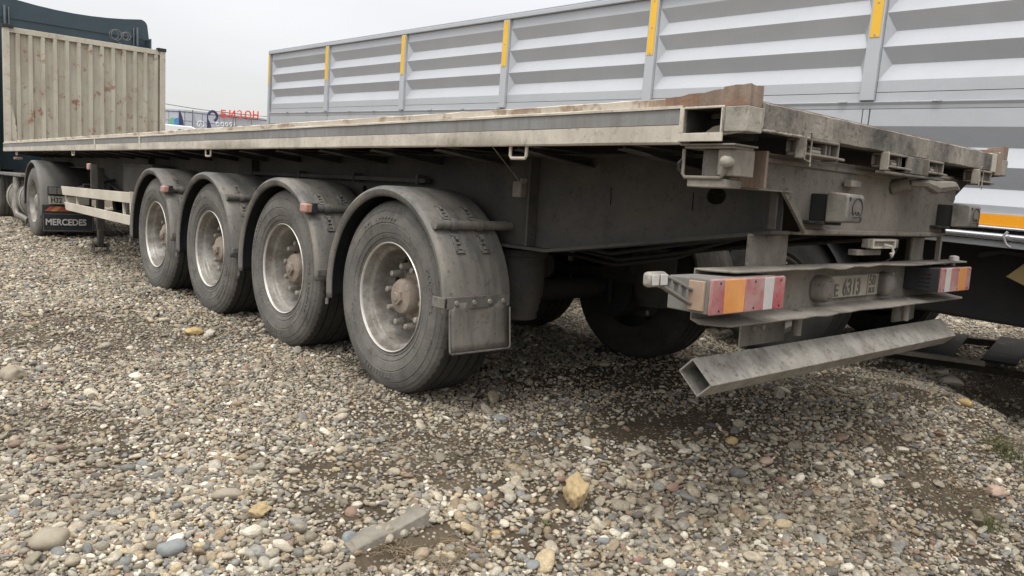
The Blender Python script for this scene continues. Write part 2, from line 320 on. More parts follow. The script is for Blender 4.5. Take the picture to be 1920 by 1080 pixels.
def H(x, y):
    x = np.asarray(x, float); y = np.asarray(y, float)
    z = .016*np.clip(y-1.5, 0, 14)+.03*(vnoise(x, y, .8, 1)-.5)+.018*(vnoise(x, y, 2.7, 2)-.5)+.01*(vnoise(x, y, 7, 5)-.5)
    d = bank_d(x, y); z = z-.30*np.maximum(0, np.sqrt(d*d+.02)+d-.10)/2*np.where(d < 1.6, 1, 0)-np.where(d >= 1.6, .30*1.56, 0)
    z = z+.05*np.exp(-((x-1.2)**2/1.2+(y-.55)**2/.06))
    z = z+.0*x
    for wy_ in (2.161, 3.471, 4.781, 6.091):
        z = z+.016*np.exp(-((np.abs(x)-1.0)/.30)**6-((y-wy_)**2)/.055)
    z = z-.28*np.exp(-((x-3.0)**2/.6+(y-.15)**2/.28))
    z = z+sstep(-.9, .4, x)*(y < 3)*(.045*(vnoise(x, y, 2.1, 41)-.5)+.028*(vnoise(x, y, 5.2, 42)-.5))*sstep(1.5, .7, y)
    z = z-.14*np.maximum(0, d-.02)*sstep(-.8, .5, x)*(d < 1.2)
    # windrow of soil under the far trailer
    z = z+.16*np.exp(-((x-8.3)**2/1.2+(y-2.6)**2/6))
    r = np.maximum(np.abs(x), np.abs(y)); return z*np.where(r > 40, .2, 1)
def axis_(lo, hi, st, far):
    a = list(np.arange(lo, hi, st)); v, s = a[-1], st
    while v < far: s *= 1.22; v += s; a.append(v)
    v, s = a[0], st; pre = []
    while v > -far: s *= 1.22; v -= s; pre.append(v)
    return np.array(pre[::-1]+a)
gx, gy = axis_(-4.6, 5.5, .035, 900), axis_(-2.2, 7.5, .035, 900)
GX, GY = np.meshgrid(gx, gy, indexing='ij'); GZ = H(GX, GY)
nx, ny = len(gx), len(gy)
me = bpy.data.meshes.new('ground')
idx = np.arange(nx*ny).reshape(nx, ny)
q = np.stack([idx[:-1, :-1], idx[1:, :-1], idx[1:, 1:], idx[:-1, 1:]], -1).reshape(-1, 4)
me.vertices.add(nx*ny); me.vertices.foreach_set('co', np.stack([GX, GY, GZ], -1).ravel())
me.loops.add(q.size); me.loops.foreach_set('vertex_index', q.ravel().astype(np.int32))
me.polygons.add(len(q)); me.polygons.foreach_set('loop_start', np.arange(0, q.size, 4, dtype=np.int32)); me.polygons.foreach_set('loop_total', np.full(len(q), 4, dtype=np.int32))
me.update(calc_edges=True); me.materials.append(SOIL); me.polygons.foreach_set('use_smooth', [True]*len(q))
ground = bpy.data.objects.new('ground', me); COL.objects.link(ground); struct(ground)

def stone_mesh(name, seed, sub, ang=.18, m=STONE, rough=0):
    r = random.Random(seed); bm = bmesh.new(); bmesh.ops.create_icosphere(bm, subdivisions=sub, radius=1)
    # superellipsoid-ish lump with a few flattened facets
    planes = [(Vector((r.gauss(0, 1), r.gauss(0, 1), r.gauss(0, .8))).normalized(), r.uniform(.55, .86)) for _ in range(r.randint(3, 8))]
    ph = [r.uniform(0, 6) for _ in range(6)]
    for v in bm.verts:
        p = v.co
        k = 1+ang*.5*(math.sin(2.1*p.x+ph[0])*math.cos(1.7*p.y+ph[1])+math.sin(2.9*p.z+ph[2])*.5+.4*math.sin(4.3*p.y+ph[3])*math.cos(3.9*p.x+ph[4]))
        p = p*k
        for n, d in planes:
            t = p.dot(n)
            if t > d: p = p-n*(t-d)*(.85 if ang > .2 else .6)
        if rough:
            from mathutils import noise as _n
            q_ = v.co*1.7+Vector((seed, 0, 0)); p = p*(1+rough*(_n.noise(q_)+.5*_n.noise(q_*2.3)+.3*_n.noise(q_*5.1)))
        v.co = Vector((p.x, p.y, p.z))
    me = bpy.data.meshes.new(name); bm.to_mesh(me); bm.free(); me.materials.append(m)
    me.polygons.foreach_set('use_smooth', [True]*len(me.polygons))
    return me
lib = bpy.data.collections.new('gravel_source')
for i in range(16):
    o = bpy.data.objects.new('gravel_%02d' % i, stone_mesh('gravel', i, 2, .42 if i % 2 else .16)); lib.objects.link(o)
# visible wedge test
def in_view(x, y, z, mpx=60):
    d = np.stack([x-CAM.x, y-CAM.y, z-CAM.z], -1); zz = d@np.array(fw); xx = d@np.array(r2); yy = d@np.array(u2)
    px = 960+FPX*xx/np.maximum(zz, .01); py = 540-FPX*yy/np.maximum(zz, .01)
    return (zz > .3) & (px > -mpx-200) & (px < 1920+mpx+250) & (py < 1080+mpx+160) & (py > 150), zz
PTS = []; ROT = []; SCL = []; IDX = []
def scatter(cell, n_, smin, smax, zmin, zmax, flat=(.45, .75), cover=1.0, seed=0, sink=.25):
    lim = zmax*1.9
    xs = np.arange(-4.7, min(lim, 13), cell); ys = np.arange(-2.2, min(lim, 20), cell)
    X_, Y_ = np.meshgrid(xs, ys, indexing='ij'); X_ = X_.ravel(); Y_ = Y_.ravel()
    v, zz = in_view(X_, Y_, np.zeros_like(X_)); k = v & (zz > zmin) & (zz < zmax); X_, Y_ = X_[k], Y_[k]
    X_ = X_+rng.uniform(-.5, .5, len(X_))*cell*1.3; Y_ = Y_+rng.uniform(-.5, .5, len(Y_))*cell*1.3
    den = np.full(len(X_), cover)
    soil = sstep(.50, .68, vnoise(X_, Y_, 1.6, 11)*.55+vnoise(X_, Y_, 4.5, 12)*.3+vnoise(X_, Y_, 11, 13)*.15)
    den *= 1-.62*soil
    den *= 1-.93*np.exp(-((X_+.35)**2/1.1+(Y_-.98+.12*(X_+.5))**2/.10))*(.75+.5*vnoise(X_, Y_, 5, 31))
    den *= 1-1.0*np.clip(1.6*np.exp(-((X_+2.05)/.20)**6-((Y_-.655)/.045)**4), 0, 1)
    den *= 1-.55*np.exp(-((X_-.6)**2/1.4+(Y_-1.6)**2/.8))
    den *= 1-.42*sstep(-.6, .6, X_)*(Y_ < 1.1)*sstep(.42, .6, vnoise(X_, Y_, 2.2, 21)*.6+vnoise(X_, Y_, 7, 22)*.4)*2
    den *= 1-.9*np.exp(-((X_-3.0)**2/.6+(Y_-.25)**2/.25))
    k = rng.random(len(X_)) < den; X_, Y_ = X_[k], Y_[k]; n = len(X_)
    s = np.exp(rng.normal(0, .38, n)); s = np.clip(s, .45, 2.6)*(smin+smax)/2
    bd = bank_d(X_, Y_)
    s *= np.where(bd > .02, 1.22, 1.0)
    
    a = s*rng.uniform(.85, 1.3, n); b = s*rng.uniform(.6, .95, n); c = s*rng.uniform(*flat, n)
    Z_ = H(X_, Y_)+c*(.35-sink)+rng.uniform(0, .35, n)*c
    PTS.append(np.stack([X_, Y_, Z_], -1)); SCL.append(np.stack([a, b, c], -1)/2)
    ROT.append(np.stack([rng.normal(0, .30, n), rng.normal(0, .30, n), rng.uniform(0, 6.283, n)], -1)); IDX.append(rng.integers(0, 16, n))
scatter(.0085, 1, .005, .008, 0, 2.5, cover=.50, flat=(.5, .8))
scatter(.0112, 1, .0085, .0125, 0, 2.7, cover=.88)
scatter(.0150, 1, .0135, .0175, 0, 3.0, cover=.90)
scatter(.032, 1, .024, .033, 0, 3.4, cover=.50, flat=(.4, .62))
scatter(.0155, 1, .0135, .0195, 2.8, 5.6, cover=.95, flat=(.4, .7))
scatter(.05, 1, .028, .040, 3.4, 9, cover=.28, flat=(.35, .6))
scatter(.0215, 1, .018, .026, 5.6, 10, cover=.95)
scatter(.036, 1, .030, .040, 10, 19, cover=.97)
P_ = np.concatenate(PTS); S_ = np.concatenate(SCL); R_ = np.concatenate(ROT); I_ = np.concatenate(IDX)
gme = bpy.data.meshes.new('gravel'); gme.vertices.add(len(P_)); gme.vertices.foreach_set('co', P_.ravel().astype(np.float32))
a = gme.attributes.new('scl', 'FLOAT_VECTOR', 'POINT'); a.data.foreach_set('vector', S_.ravel().astype(np.float32))
a = gme.attributes.new('rot', 'FLOAT_VECTOR', 'POINT'); a.data.foreach_set('vector', R_.ravel().astype(np.float32))
a = gme.attributes.new('idx', 'INT', 'POINT'); a.data.foreach_set('value', I_.astype(np.int32))
gravel = bpy.data.objects.new('gravel', gme); COL.objects.link(gravel); stuff(gravel)
gravel['label'] = 'loose grey and tan river gravel spread over the whole yard'; gravel['category'] = 'gravel'
ng = bpy.data.node_groups.new('gravel_nodes', 'GeometryNodeTree')
ng.interface.new_socket('Geometry', in_out='INPUT', socket_type='NodeSocketGeometry'); ng.interface.new_socket('Geometry', in_out='OUTPUT', socket_type='NodeSocketGeometry')
gi = ng.nodes.new('NodeGroupInput'); go = ng.nodes.new('NodeGroupOutput'); ip = ng.nodes.new('GeometryNodeInstanceOnPoints'); ci = ng.nodes.new('GeometryNodeCollectionInfo')
ci.inputs['Collection'].default_value = lib; ci.inputs['Separate Children'].default_value = True; ci.inputs['Reset Children'].default_value = True
def na(n, t): x = ng.nodes.new('GeometryNodeInputNamedAttribute'); x.data_type = t; x.inputs[0].default_value = n; return x.outputs[0]
ng.links.new(gi.outputs[0], ip.inputs['Points']); ng.links.new(ci.outputs[0], ip.inputs['Instance']); ip.inputs['Pick Instance'].default_value = True
ng.links.new(na('idx', 'INT'), ip.inputs['Instance Index']); ng.links.new(na('rot', 'FLOAT_VECTOR'), ip.inputs['Rotation']); ng.links.new(na('scl', 'FLOAT_VECTOR'), ip.inputs['Scale'])
ng.links.new(ip.outputs[0], go.inputs[0])
gravel.modifiers.new('scatter', 'NODES').node_group = ng
print('gravel instances', len(P_))

# the larger pebbles, each its own piece of the ground
peb = [stone_mesh('pebble', 100+i, 3, .12 if i % 3 else .26) for i in range(12)]
cnt = 0
while cnt < 285:
    x = random.uniform(-3.2, 2.8); y = random.uniform(-1.0, 3.4)
    vis, zz = in_view(np.array([x]), np.array([y]), np.array([0.]), 0)
    d_ = float(bank_d(x, y))
    if not vis[0] or zz[0] > 4.2: continue
    if d_ < .0 and random.random() < .72: continue
    if abs(x+2.05) < .24 and abs(y-.65) < .10: continue
    if math.hypot(x+1.47, y-.42) < .11: continue
    s = random.uniform(.031, .055)*(1 if d_ > 0 else .85)*(random.uniform(1.0, 1.65) if x > -.9 else 1)
    o = bpy.data.objects.new('pebble', random.choice(peb)); COL.objects.link(o); o.parent = ground
    c = s*random.uniform(.38, .62)
    o.location = (x, y, float(H(x, y))+c*.30); o.scale = (s*random.uniform(.5, .68), s*random.uniform(.33, .5), c/2)
    o.rotation_euler = (random.gauss(0, .22)-(.2 if d_ > 0 else 0), random.gauss(0, .2), random.uniform(0, 6.28)); cnt += 1

#PART2
# ================================================================== FLATBED SEMI-TRAILER
T = thing('flatbed_semi_trailer', 'dusty cream four-axle flatbed semi-trailer with rust-streaked headboard, standing on gravel', 'trailer')
HUBZ, WY = .528, [2.161+1.31*i for i in range(4)]
WZ = [HUBZ+.004+.010*max(0, y-1.5) for y in WY]

# ---- wheel (axis x, outer side at -x), built once round its own hub
def wheel_parts(name):
    w = bpy.data.objects.new(name, None); COL.objects.link(w); w.empty_display_size = .1
    R = .53
    prof = [(.296, -.150), (.300, -.172), (.318, -.183), (.322, -.179), (.327, -.186), (.345, -.193), (.349, -.190), (.354, -.195), (.400, -.203), (.404, -.200), (.409, -.2035),
            (.440, -.2015), (.462, -.196), (.466, -.191), (.470, -.193), (.492, -.184), (.496, -.179), (.510, -.172), (.521, -.158), (.5255, -.145)]
    side = MB().lathe(prof, 'x', seg=96)
    side.f = [f for f in side.f if len(f) == 4]
    o = side.build('sidewall', M['tyre'], w, smooth=25)
    # worn raised marks moulded in the sidewall
    mk = MB(); rr = random.Random(3)
    for a0, n_, r0, r1 in ((58, 11, .412, .437), (150, 9, .412, .436), (258, 10, .412, .437), (205, 6, .362, .378), (95, 8, .362, .376), (330, 5, .362, .378)):
        for k in range(n_):
            t = math.radians(a0+k*4.1)
            if rr.random() < .15: continue
            ww = .5*4.1*.62*math.pi/180
            for seg_ in ((t-ww, t-ww*.35, r0, r1), (t-ww*.35, t+ww, *((r0, r0+.006) if rr.random() < .5 else (r1-.006, r1)))):
                ta, tb, ra, rb = seg_; xo = -.2028 if r0 > .4 else -.196
                vv = [(xo, r_*math.cos(q_), r_*math.sin(q_)) for r_ in (ra, rb) for q_ in (ta, tb)]
                vv2 = [(x_-.0035, y_, z_) for x_, y_, z_ in vv]
                mk.add(vv2+vv, [(0, 1, 3, 2), (0, 4, 5, 1), (2, 3, 7, 6), (0, 2, 6, 4), (1, 5, 7, 3)])
    stuff(mk.build('sidewall_marking', M['tyre'], w, smooth=0))
    tp = [(.5255, -.145), (.529, -.142)]
    for gx_ in (-.098, -.035, .035, .098):
        tp += [(.5315, gx_-.007), (.517, gx_-.005), (.517, gx_+.005), (.5315, gx_+.007)]
    tp += [(.529, .142), (.521, .158), (.50, .18), (.44, .2), (.35, .19), (.30, .17), (.296, .15)]
    tr = MB().lathe(tp, 'x', seg=96); tr.f = [f for f in tr.f if len(f) == 4]
    # shoulder lugs
    for k in range(60):
        t = 2*math.pi*k/60; c, s_ = math.cos(t), math.sin(t); dt = .030
        for sx in (-1, 1):
            vs_ = []
            for xx, rr_ in ((sx*.150, .5262), (sx*.108, .5345)):
                for q_ in (t-dt, t+dt):
                    vs_.append((xx, rr_*math.cos(q_), rr_*math.sin(q_)))
            vs_ += [(v[0], v[1]*.985, v[2]*.985) for v in vs_]
            tr.add(vs_, [(0, 1, 3, 2), (0, 4, 5, 1), (2, 3, 7, 6), (0, 2, 6, 4), (1, 5, 7, 3)])
    tr.build('tread', M['tread'], w, smooth=25)
    MB().lathe([(.292, -.150), (.297, -.166), (.3005, -.174), (.3015, -.180), (.2985, -.184), (.294, -.180), (.2915, -.172)], 'x', seg=96, caps=False).build('rim_edge', M['rimlip'], w)
    rp = [(.293, -.176), (.289, -.165), (.287, -.140), (.282, -.128), (.263, -.118), (.258, -.108), (.2575, -.060), (.254, -.050), (.249, -.020), (.236, .018), (.238, .022)]
    rim = MB().lathe(rp, 'x', seg=96); rim.f = [f for f in rim.f if len(f) == 4]
    rim.build('rim', M['rim'], w, smooth=28); rim = MB()
    holes = []
    for k in range(10):
        t = 2*math.pi*(k+.5)/10; holes.append(circ(.213*math.cos(t), .213*math.sin(t), .021, n=12))
    rim.holed(circ(0, 0, .240, n=64), [h[::-1] for h in holes], 'x', .006, .018)
    rim.build('wheel_disc', M['disc'], w, smooth=28)
    hb = MB().lathe([(.128, .006), (.126, -.018), (.112, -.030), (.104, -.036), (.100, -.062), (.0985, -.094), (.090, -.108), (.066, -.117), (.0, -.120)], 'x', seg=40)
    hb.lathe([(.150, .006), (.150, -.006), (.128, -.010)], 'x', seg=40)
    hb.prism([(.046*math.cos(k*math.pi/3+.3), .046*math.sin(k*math.pi/3+.3)) for k in range(6)], 'x', -.113, -.137)
    hb.lathe([(.03, -.137), (.022, -.143), (0, -.1435)], 'x', seg=16)
    hb.build('hub', M['hub'], w, bevel=.002)
    for k in range(10):
        t = 2*math.pi*k/10+.12; y_, z_ = .1675*math.cos(t), .1675*math.sin(t)
        b = MB().lathe([(.023, .006), (.023, -.010), (.0185, -.014), (.0185, -.062), (.0165, -.068), (.0165, -.088), (.012, -.092), (0, -.092)], 'x', (0, y_, z_), seg=12)
        b.prism([(y_+.0225*math.cos(q*math.pi/3), z_+.0225*math.sin(q*math.pi/3)) for q in range(6)], 'x', -.016, -.045)
        b.build('wheel_nut', M['bolt'], w, smooth=25)
    MB().tube([(-.105, -.150, .215), (-.14, -.165, .213), (-.155, -.195, .208)], .0045, 6).build('valve', M['bolt'], w)
    return w
W0 = wheel_parts('wheel')
def place_wheel(w, x, y, z, side):
    w.parent = T; w.location = (x, y, z)
    w.rotation_euler = (random.uniform(0, 6.28) if side < 0 else random.uniform(0, 6.28), 0, 0 if side < 0 else math.pi)
first = True
XW = 1.19-.184
for i, y in enumerate(WY):
    for sd_ in (-1, 1):
        w = W0 if first else copy_tree(W0, T)
        first = False
        place_wheel(w, sd_*XW, y, WZ[i], sd_)
        if i == 0 and sd_ < 0: w.rotation_euler[0] = 0.0

# ---- mudguard
FR = .600
def arc_pts(a0, a1, n): return [math.radians(a0+(a1-a0)*k/n) for k in range(n+1)]
def mudguard(y, z, sd_, a0=-8, a1=181, flap=False, lamp=None, pipe=True):
    root = bpy.data.objects.new('mudguard', None); COL.objects.link(root); root.parent = T; root.location = (0, y, z); root.empty_display_size = .1
    prof = [(FR-.052, 1.232), (FR-.040, 1.243), (FR-.018, 1.248), (FR-.006, 1.240), (FR, 1.222), (FR+.001, 1.16), (FR+.001, .86), (FR-.004, .835), (FR-.02, .83)]
    vs_ = []; ts = arc_pts(a0, a1, 46)
    for t in ts:
        for r_, x_ in prof: vs_.append((sd_*x_, r_*math.cos(t), r_*math.sin(t)))
    n = len(prof); g = MB().add(vs_, [(k*n+i, k*n+i+1, (k+1)*n+i+1, (k+1)*n+i) for k in range(len(ts)-1) for i in range(n-1)])
    g.build('guard_shell', M['fender'], root, smooth=40, solid=.006)
    vi = []
    for t in ts:
        for r_, x_ in ((FR-.050, 1.226), (FR-.014, 1.236), (FR-.010, 1.21), (FR-.008, .85)): vi.append((sd_*x_, r_*math.cos(t), r_*math.sin(t)))
    MB().add(vi, [(k*4+i, k*4+i+1, (k+1)*4+i+1, (k+1)*4+i) for k in range(len(ts)-1) for i in range(3)]).build('black_inner_shell', M['black'], root, smooth=40, solid=.003)  # black shell added just inside the guard so its inside comes out dark
    # end bead / front foot
    t = ts[0]; MB().tube([(sd_*1.247, (FR-.02)*math.cos(t), (FR-.02)*math.sin(t)), (sd_*1.247, (FR-.02)*math.cos(t)+.002, (FR-.02)*math.sin(t)-.035)], .010, 8).build('guard_foot', M['fender'], root)
    if flap:
        ye = -FR-.004
        st = MB().box(sd_*1.262, sd_*.855, ye-.010, ye-.002, .025, .085); st.box(sd_*1.262, sd_*1.252, ye-.010, ye+.10, .03, .08)
        st.build('flap_strap', M['fender'], root, bevel=.002)
        for xx in (1.195, 1.085, .985, .895): MB().lathe([(.013, ye-.010), (.011, ye-.017), (0, ye-.018)], 'y', (sd_*xx, 0, .055), 10).build('strap_bolt', M['bolt'], root)
        f = MB(); nx_ = 8; nz_ = 6; vs_ = []
        for j in range(nz_+1):
            for k in range(nx_+1):
                u, v = k/nx_, j/nz_; vs_.append((sd_*(1.235-.385*u), ye-.004-.02*v*v-.004*math.sin(u*9+v*3), .055-.245*v+.02*v*(1-u)*0))
        f.add(vs_, [(j*(nx_+1)+k, j*(nx_+1)+k+1, (j+1)*(nx_+1)+k+1, (j+1)*(nx_+1)+k) for j in range(nz_) for k in range(nx_)])
        f.build('mud_flap', M['fender'], root, smooth=60, solid=.007)
        rim_ = MB().tube([(sd_*1.235, ye-.012, .02), (sd_*1.235, ye-.03, -.18), (sd_*1.225, ye-.03, -.192), (sd_*.86, ye-.03, -.192), (sd_*.85, ye-.03, -.18), (sd_*.85, ye-.012, .02)], .005, 6)
        rim_.build('flap_edge', M['fender'], root)
    else:
        t = ts[-1]; MB().box(sd_*1.244, sd_*1.18, -FR-.008, -FR+.012, .02, .06).build('guard_clip', M['fender'], root, bevel=.003)
    # pipe bracket behind the crown
    ta = math.radians(137); py, pz = (FR+.024)*math.cos(ta), (FR+.024)*math.sin(ta)
    MB().tube([(sd_*1.235, py, pz), (sd_*.62, py, pz)], .024, 14).build('support_pipe', M['fender'], root, smooth=40)
    for xx in (1.12, .96):
        cl = MB()
        for da in (-1, 1):
            tt = ta+da*math.radians(9.5 if da > 0 else 9.5)
            c_ = Vector((sd_*xx, (FR+.007)*math.cos(tt), (FR+.007)*math.sin(tt))); tx = Vector((1, 0, 0)); tt_ = Vector((0, -math.sin(tt), math.cos(tt))); nn_ = Vector((0, math.cos(tt), math.sin(tt)))
            def obox(c, hx, ht, hn):
                cl.add([c+tx*a*hx+tt_*b*ht+nn_*d*hn for a in (-1, 1) for b in (-1, 1) for d in (-1, 1)], [(0, 1, 3, 2), (4, 6, 7, 5), (0, 4, 5, 1), (2, 3, 7, 6), (0, 2, 6, 4), (1, 5, 7, 3)])
            for e_ in (-1, 1): obox(c_+tx*e_*.020, .007, .050, .004)
            obox(c_+tt_*.046, .027, .008, .004); obox(c_-tt_*.046, .027, .008, .004); obox(c_, .027, .005, .005)
            obox(c_+tt_*.028+nn_*.006, .008, .008, .004); obox(c_-tt_*.028+nn_*.006, .008, .008, .004)
        cl.lathe([(.027, sd_*(xx-.018)), (.031, sd_*(xx-.018)), (.031, sd_*(xx+.018)), (.027, sd_*(xx+.018))], 'x', (0, py, pz), 16, closed=True)
        stuff(cl.build('bracket', M['fender'], root, bevel=.0015))
    if lamp:
        lm = MB().box(sd_*1.236, sd_*1.285, py-.05, py+.035, pz-.028, pz+.028); lo_ = lm.build('marker_lamp', M['lpink'], root, bevel=.010)
        MB().box(sd_*1.20, sd_*1.2345, py-.045, py+.03, pz-.032, pz+.032).build('lamp_socket', M['black'], root, bevel=.004)
    return root
for i, y in enumerate(WY):
    for sd_ in (-1, 1):
        mudguard(y, WZ[i], sd_, flap=(i == 0), lamp=(i in (1, 3)) if sd_ < 0 else None)

# ---- axles, springs, brakes
for i, y in enumerate(WY):
    z = WZ[i]
    a_ = MB().tube([(-.84, y, z), (.84, y, z)], .073, 16)
    for s_ in (-1, 1): a_.lathe([(.20, s_*.80), (.215, s_*.79), (.215, s_*.60), (.19, s_*.585), (.08, s_*.58)], 'x', (0, y, z), 28)
    a_.build('axle', M['dark'], T)
    for s_ in (-1, 1):
        ar = MB().box(s_*.46, s_*.56, y-.34, y+.48, z+.06, z+.14); ar.box(s_*.44, s_*.58, y+.38, y+.50, z+.02, 1.0); ar.tube([(s_*.51, y-.10, z-.10), (s_*.51, y-.10, z+.15)], .02, 6)
        ar.build('trailing_arm', M['dark'], T, bevel=.006)
        yb = y-.40
        MB().lathe([(.0, z+.30), (.145, z+.30), (.15, z+.285), (.15, z+.265), (.137, z+.26), (.140, z+.23), (.137, z+.05), (.125, z+.03), (.128, z+.01), (.118, z-.01), (.120, z-.03), (.108, z-.05), (.110, z-.08), (.09, z-.09), (0, z-.09)], 'z', (s_*.60, yb, 0), 24).build('air_spring', M['web'], T, smooth=50)
        bc = MB().tube([(s_*.40, y-.18, z+.20), (s_*.40, y-.30, z+.20)], .085, 16); bc.tube([(s_*.40, y-.30, z+.20), (s_*.40, y-.40, z+.20)], .07, 14); bc.tube([(s_*.40, y-.18, z+.20), (s_*.40, y-.02, z+.18)], .015, 8)
        bc.build('brake_chamber', M['dark'], T)
at = MB().tube([(0, 2.9, .80), (0, 4.1, .80)], .15, 20); at.build('air_tank', M['dark'], T)

for k, (x_, y0_, z0_) in enumerate(((-.30, 1.2, .92), (-.22, 1.3, .88), (.25, 1.2, .95), (-.55, 1.05, .97))):
    MB().tube([(x_, y0_-.7, 1.02), (x_+.02, y0_-.3, z0_-.02), (x_, y0_+.1, z0_-.10), (x_-.03, y0_+.6, z0_-.06), (x_-.02, y0_+1.2, z0_+.04), (x_, y0_+2.2, z0_+.02)], .011, 8).build('air_hose', M['black'], T, smooth=50)
for k in range(3):
    for s_ in (-1, 1): MB().tube([(s_*.40, WY[k]-.30, WZ[k]+.28), (s_*.36, WY[k]-.05, WZ[k]+.40), (s_*.30, WY[k]+.3, WZ[k]+.32), (s_*.28, WY[k]+.6, .95)], .010, 8).build('air_hose', M['black'], T, smooth=50)
# ---- main beams (tapered plate girders)
XWEB = .74
zb = .872
def beam_bottom(y):
    if y < 1.36: return 1.055-(1.055-zb)*(y-.14)/(1.36-.14)
    if y < 8.6: return zb
    if y < 10.0: return zb+(1.16-zb)*(y-8.6)/1.4
    return 1.16
web_ys = [.14, 1.36, 8.6, 10.0, 13.35]
outer = [(y, beam_bottom(y)) for y in web_ys]+[(13.35, 1.335), (.14, 1.335)]
holes = [circ(.44, 1.175, .047, .036, 20)]+[circ(yy, zz_, rr_, n=14) for yy, zz_, rr_ in ((3.20, 1.105, .030), (3.46, 1.045, .018), (4.35, 1.10, .022), (5.6, 1.10, .02), (2.35, 1.02, .02))]
holes += [[(1.005, 1.11), (1.012, 1.11), (1.012, 1.19), (1.005, 1.19)], [(.548, 1.11), (.554, 1.11), (.554, 1.185), (.548, 1.185)]]
for s_ in (-1, 1):
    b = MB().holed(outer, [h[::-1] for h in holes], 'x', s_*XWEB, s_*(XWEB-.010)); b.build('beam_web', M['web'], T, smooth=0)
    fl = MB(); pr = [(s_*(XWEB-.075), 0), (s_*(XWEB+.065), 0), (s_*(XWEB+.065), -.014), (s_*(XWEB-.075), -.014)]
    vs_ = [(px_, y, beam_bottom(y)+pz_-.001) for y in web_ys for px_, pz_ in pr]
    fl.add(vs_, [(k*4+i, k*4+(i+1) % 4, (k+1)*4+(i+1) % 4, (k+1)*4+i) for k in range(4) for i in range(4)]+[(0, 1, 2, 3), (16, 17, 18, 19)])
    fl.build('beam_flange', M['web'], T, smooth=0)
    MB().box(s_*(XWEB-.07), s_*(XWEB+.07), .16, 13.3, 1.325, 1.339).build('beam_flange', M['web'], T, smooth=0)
    for y in (1.50, 4.9, 7.6):
        MB().box(s_*(XWEB+.003), s_*(XWEB+.062), y, y+.012, zb+.004, 1.32).build('stiffener', M['web'], T, smooth=0)
    # outriggers, tapered
    for k in range(22):
        y = .55+.6*k
        o = MB().prism([(s_*(XWEB+.003), 1.285), (s_*(XWEB+.003), 1.322), (s_*1.205, 1.342), (s_*1.205, 1.330)], 'y', y-.004, y+.004)
        o.box(s_*(XWEB+.01), s_*1.205, y-.03, y+.03, 1.341, 1.346)
        o.prism([(s_*(XWEB+.003), 1.279), (s_*1.205, 1.324), (s_*1.205, 1.3295), (s_*(XWEB+.003), 1.2845)], 'y', y-.03, y+.03)
        o.build('outrigger', M['web'], T, smooth=0)
for k in range(14):
    y = .9+.95*k; MB().box(-XWEB+.012, XWEB-.012, y-.03, y+.03, 1.20, 1.32).build('cross_member', M['dark'], T, smooth=0)
# deck sheet and floor planks
for k in range(9):
    x0 = -1.10+k*.2445; MB().box(x0, x0+.238, .09, 13.40, 1.44, 1.468).build('plank', M['wood'], T, smooth=0)
MB().box(-1.12, 1.12, .10, 13.38, 1.40, 1.434).build('deck_sheet', M['dark'], T, smooth=0)
# pipe and conduit along the web
MB().box(-XWEB-.06, -XWEB-.012, 2.42, 5.05, 1.168, 1.196).build('conduit', M['web'], T, bevel=.004)
cb = MB()
for y in (2.5, 3.25, 4.05, 4.9): cb.box(-XWEB-.066, -XWEB-.011, y-.012, y+.012, 1.158, 1.215)
cb.build('conduit_clip', M['web'], T, smooth=0)

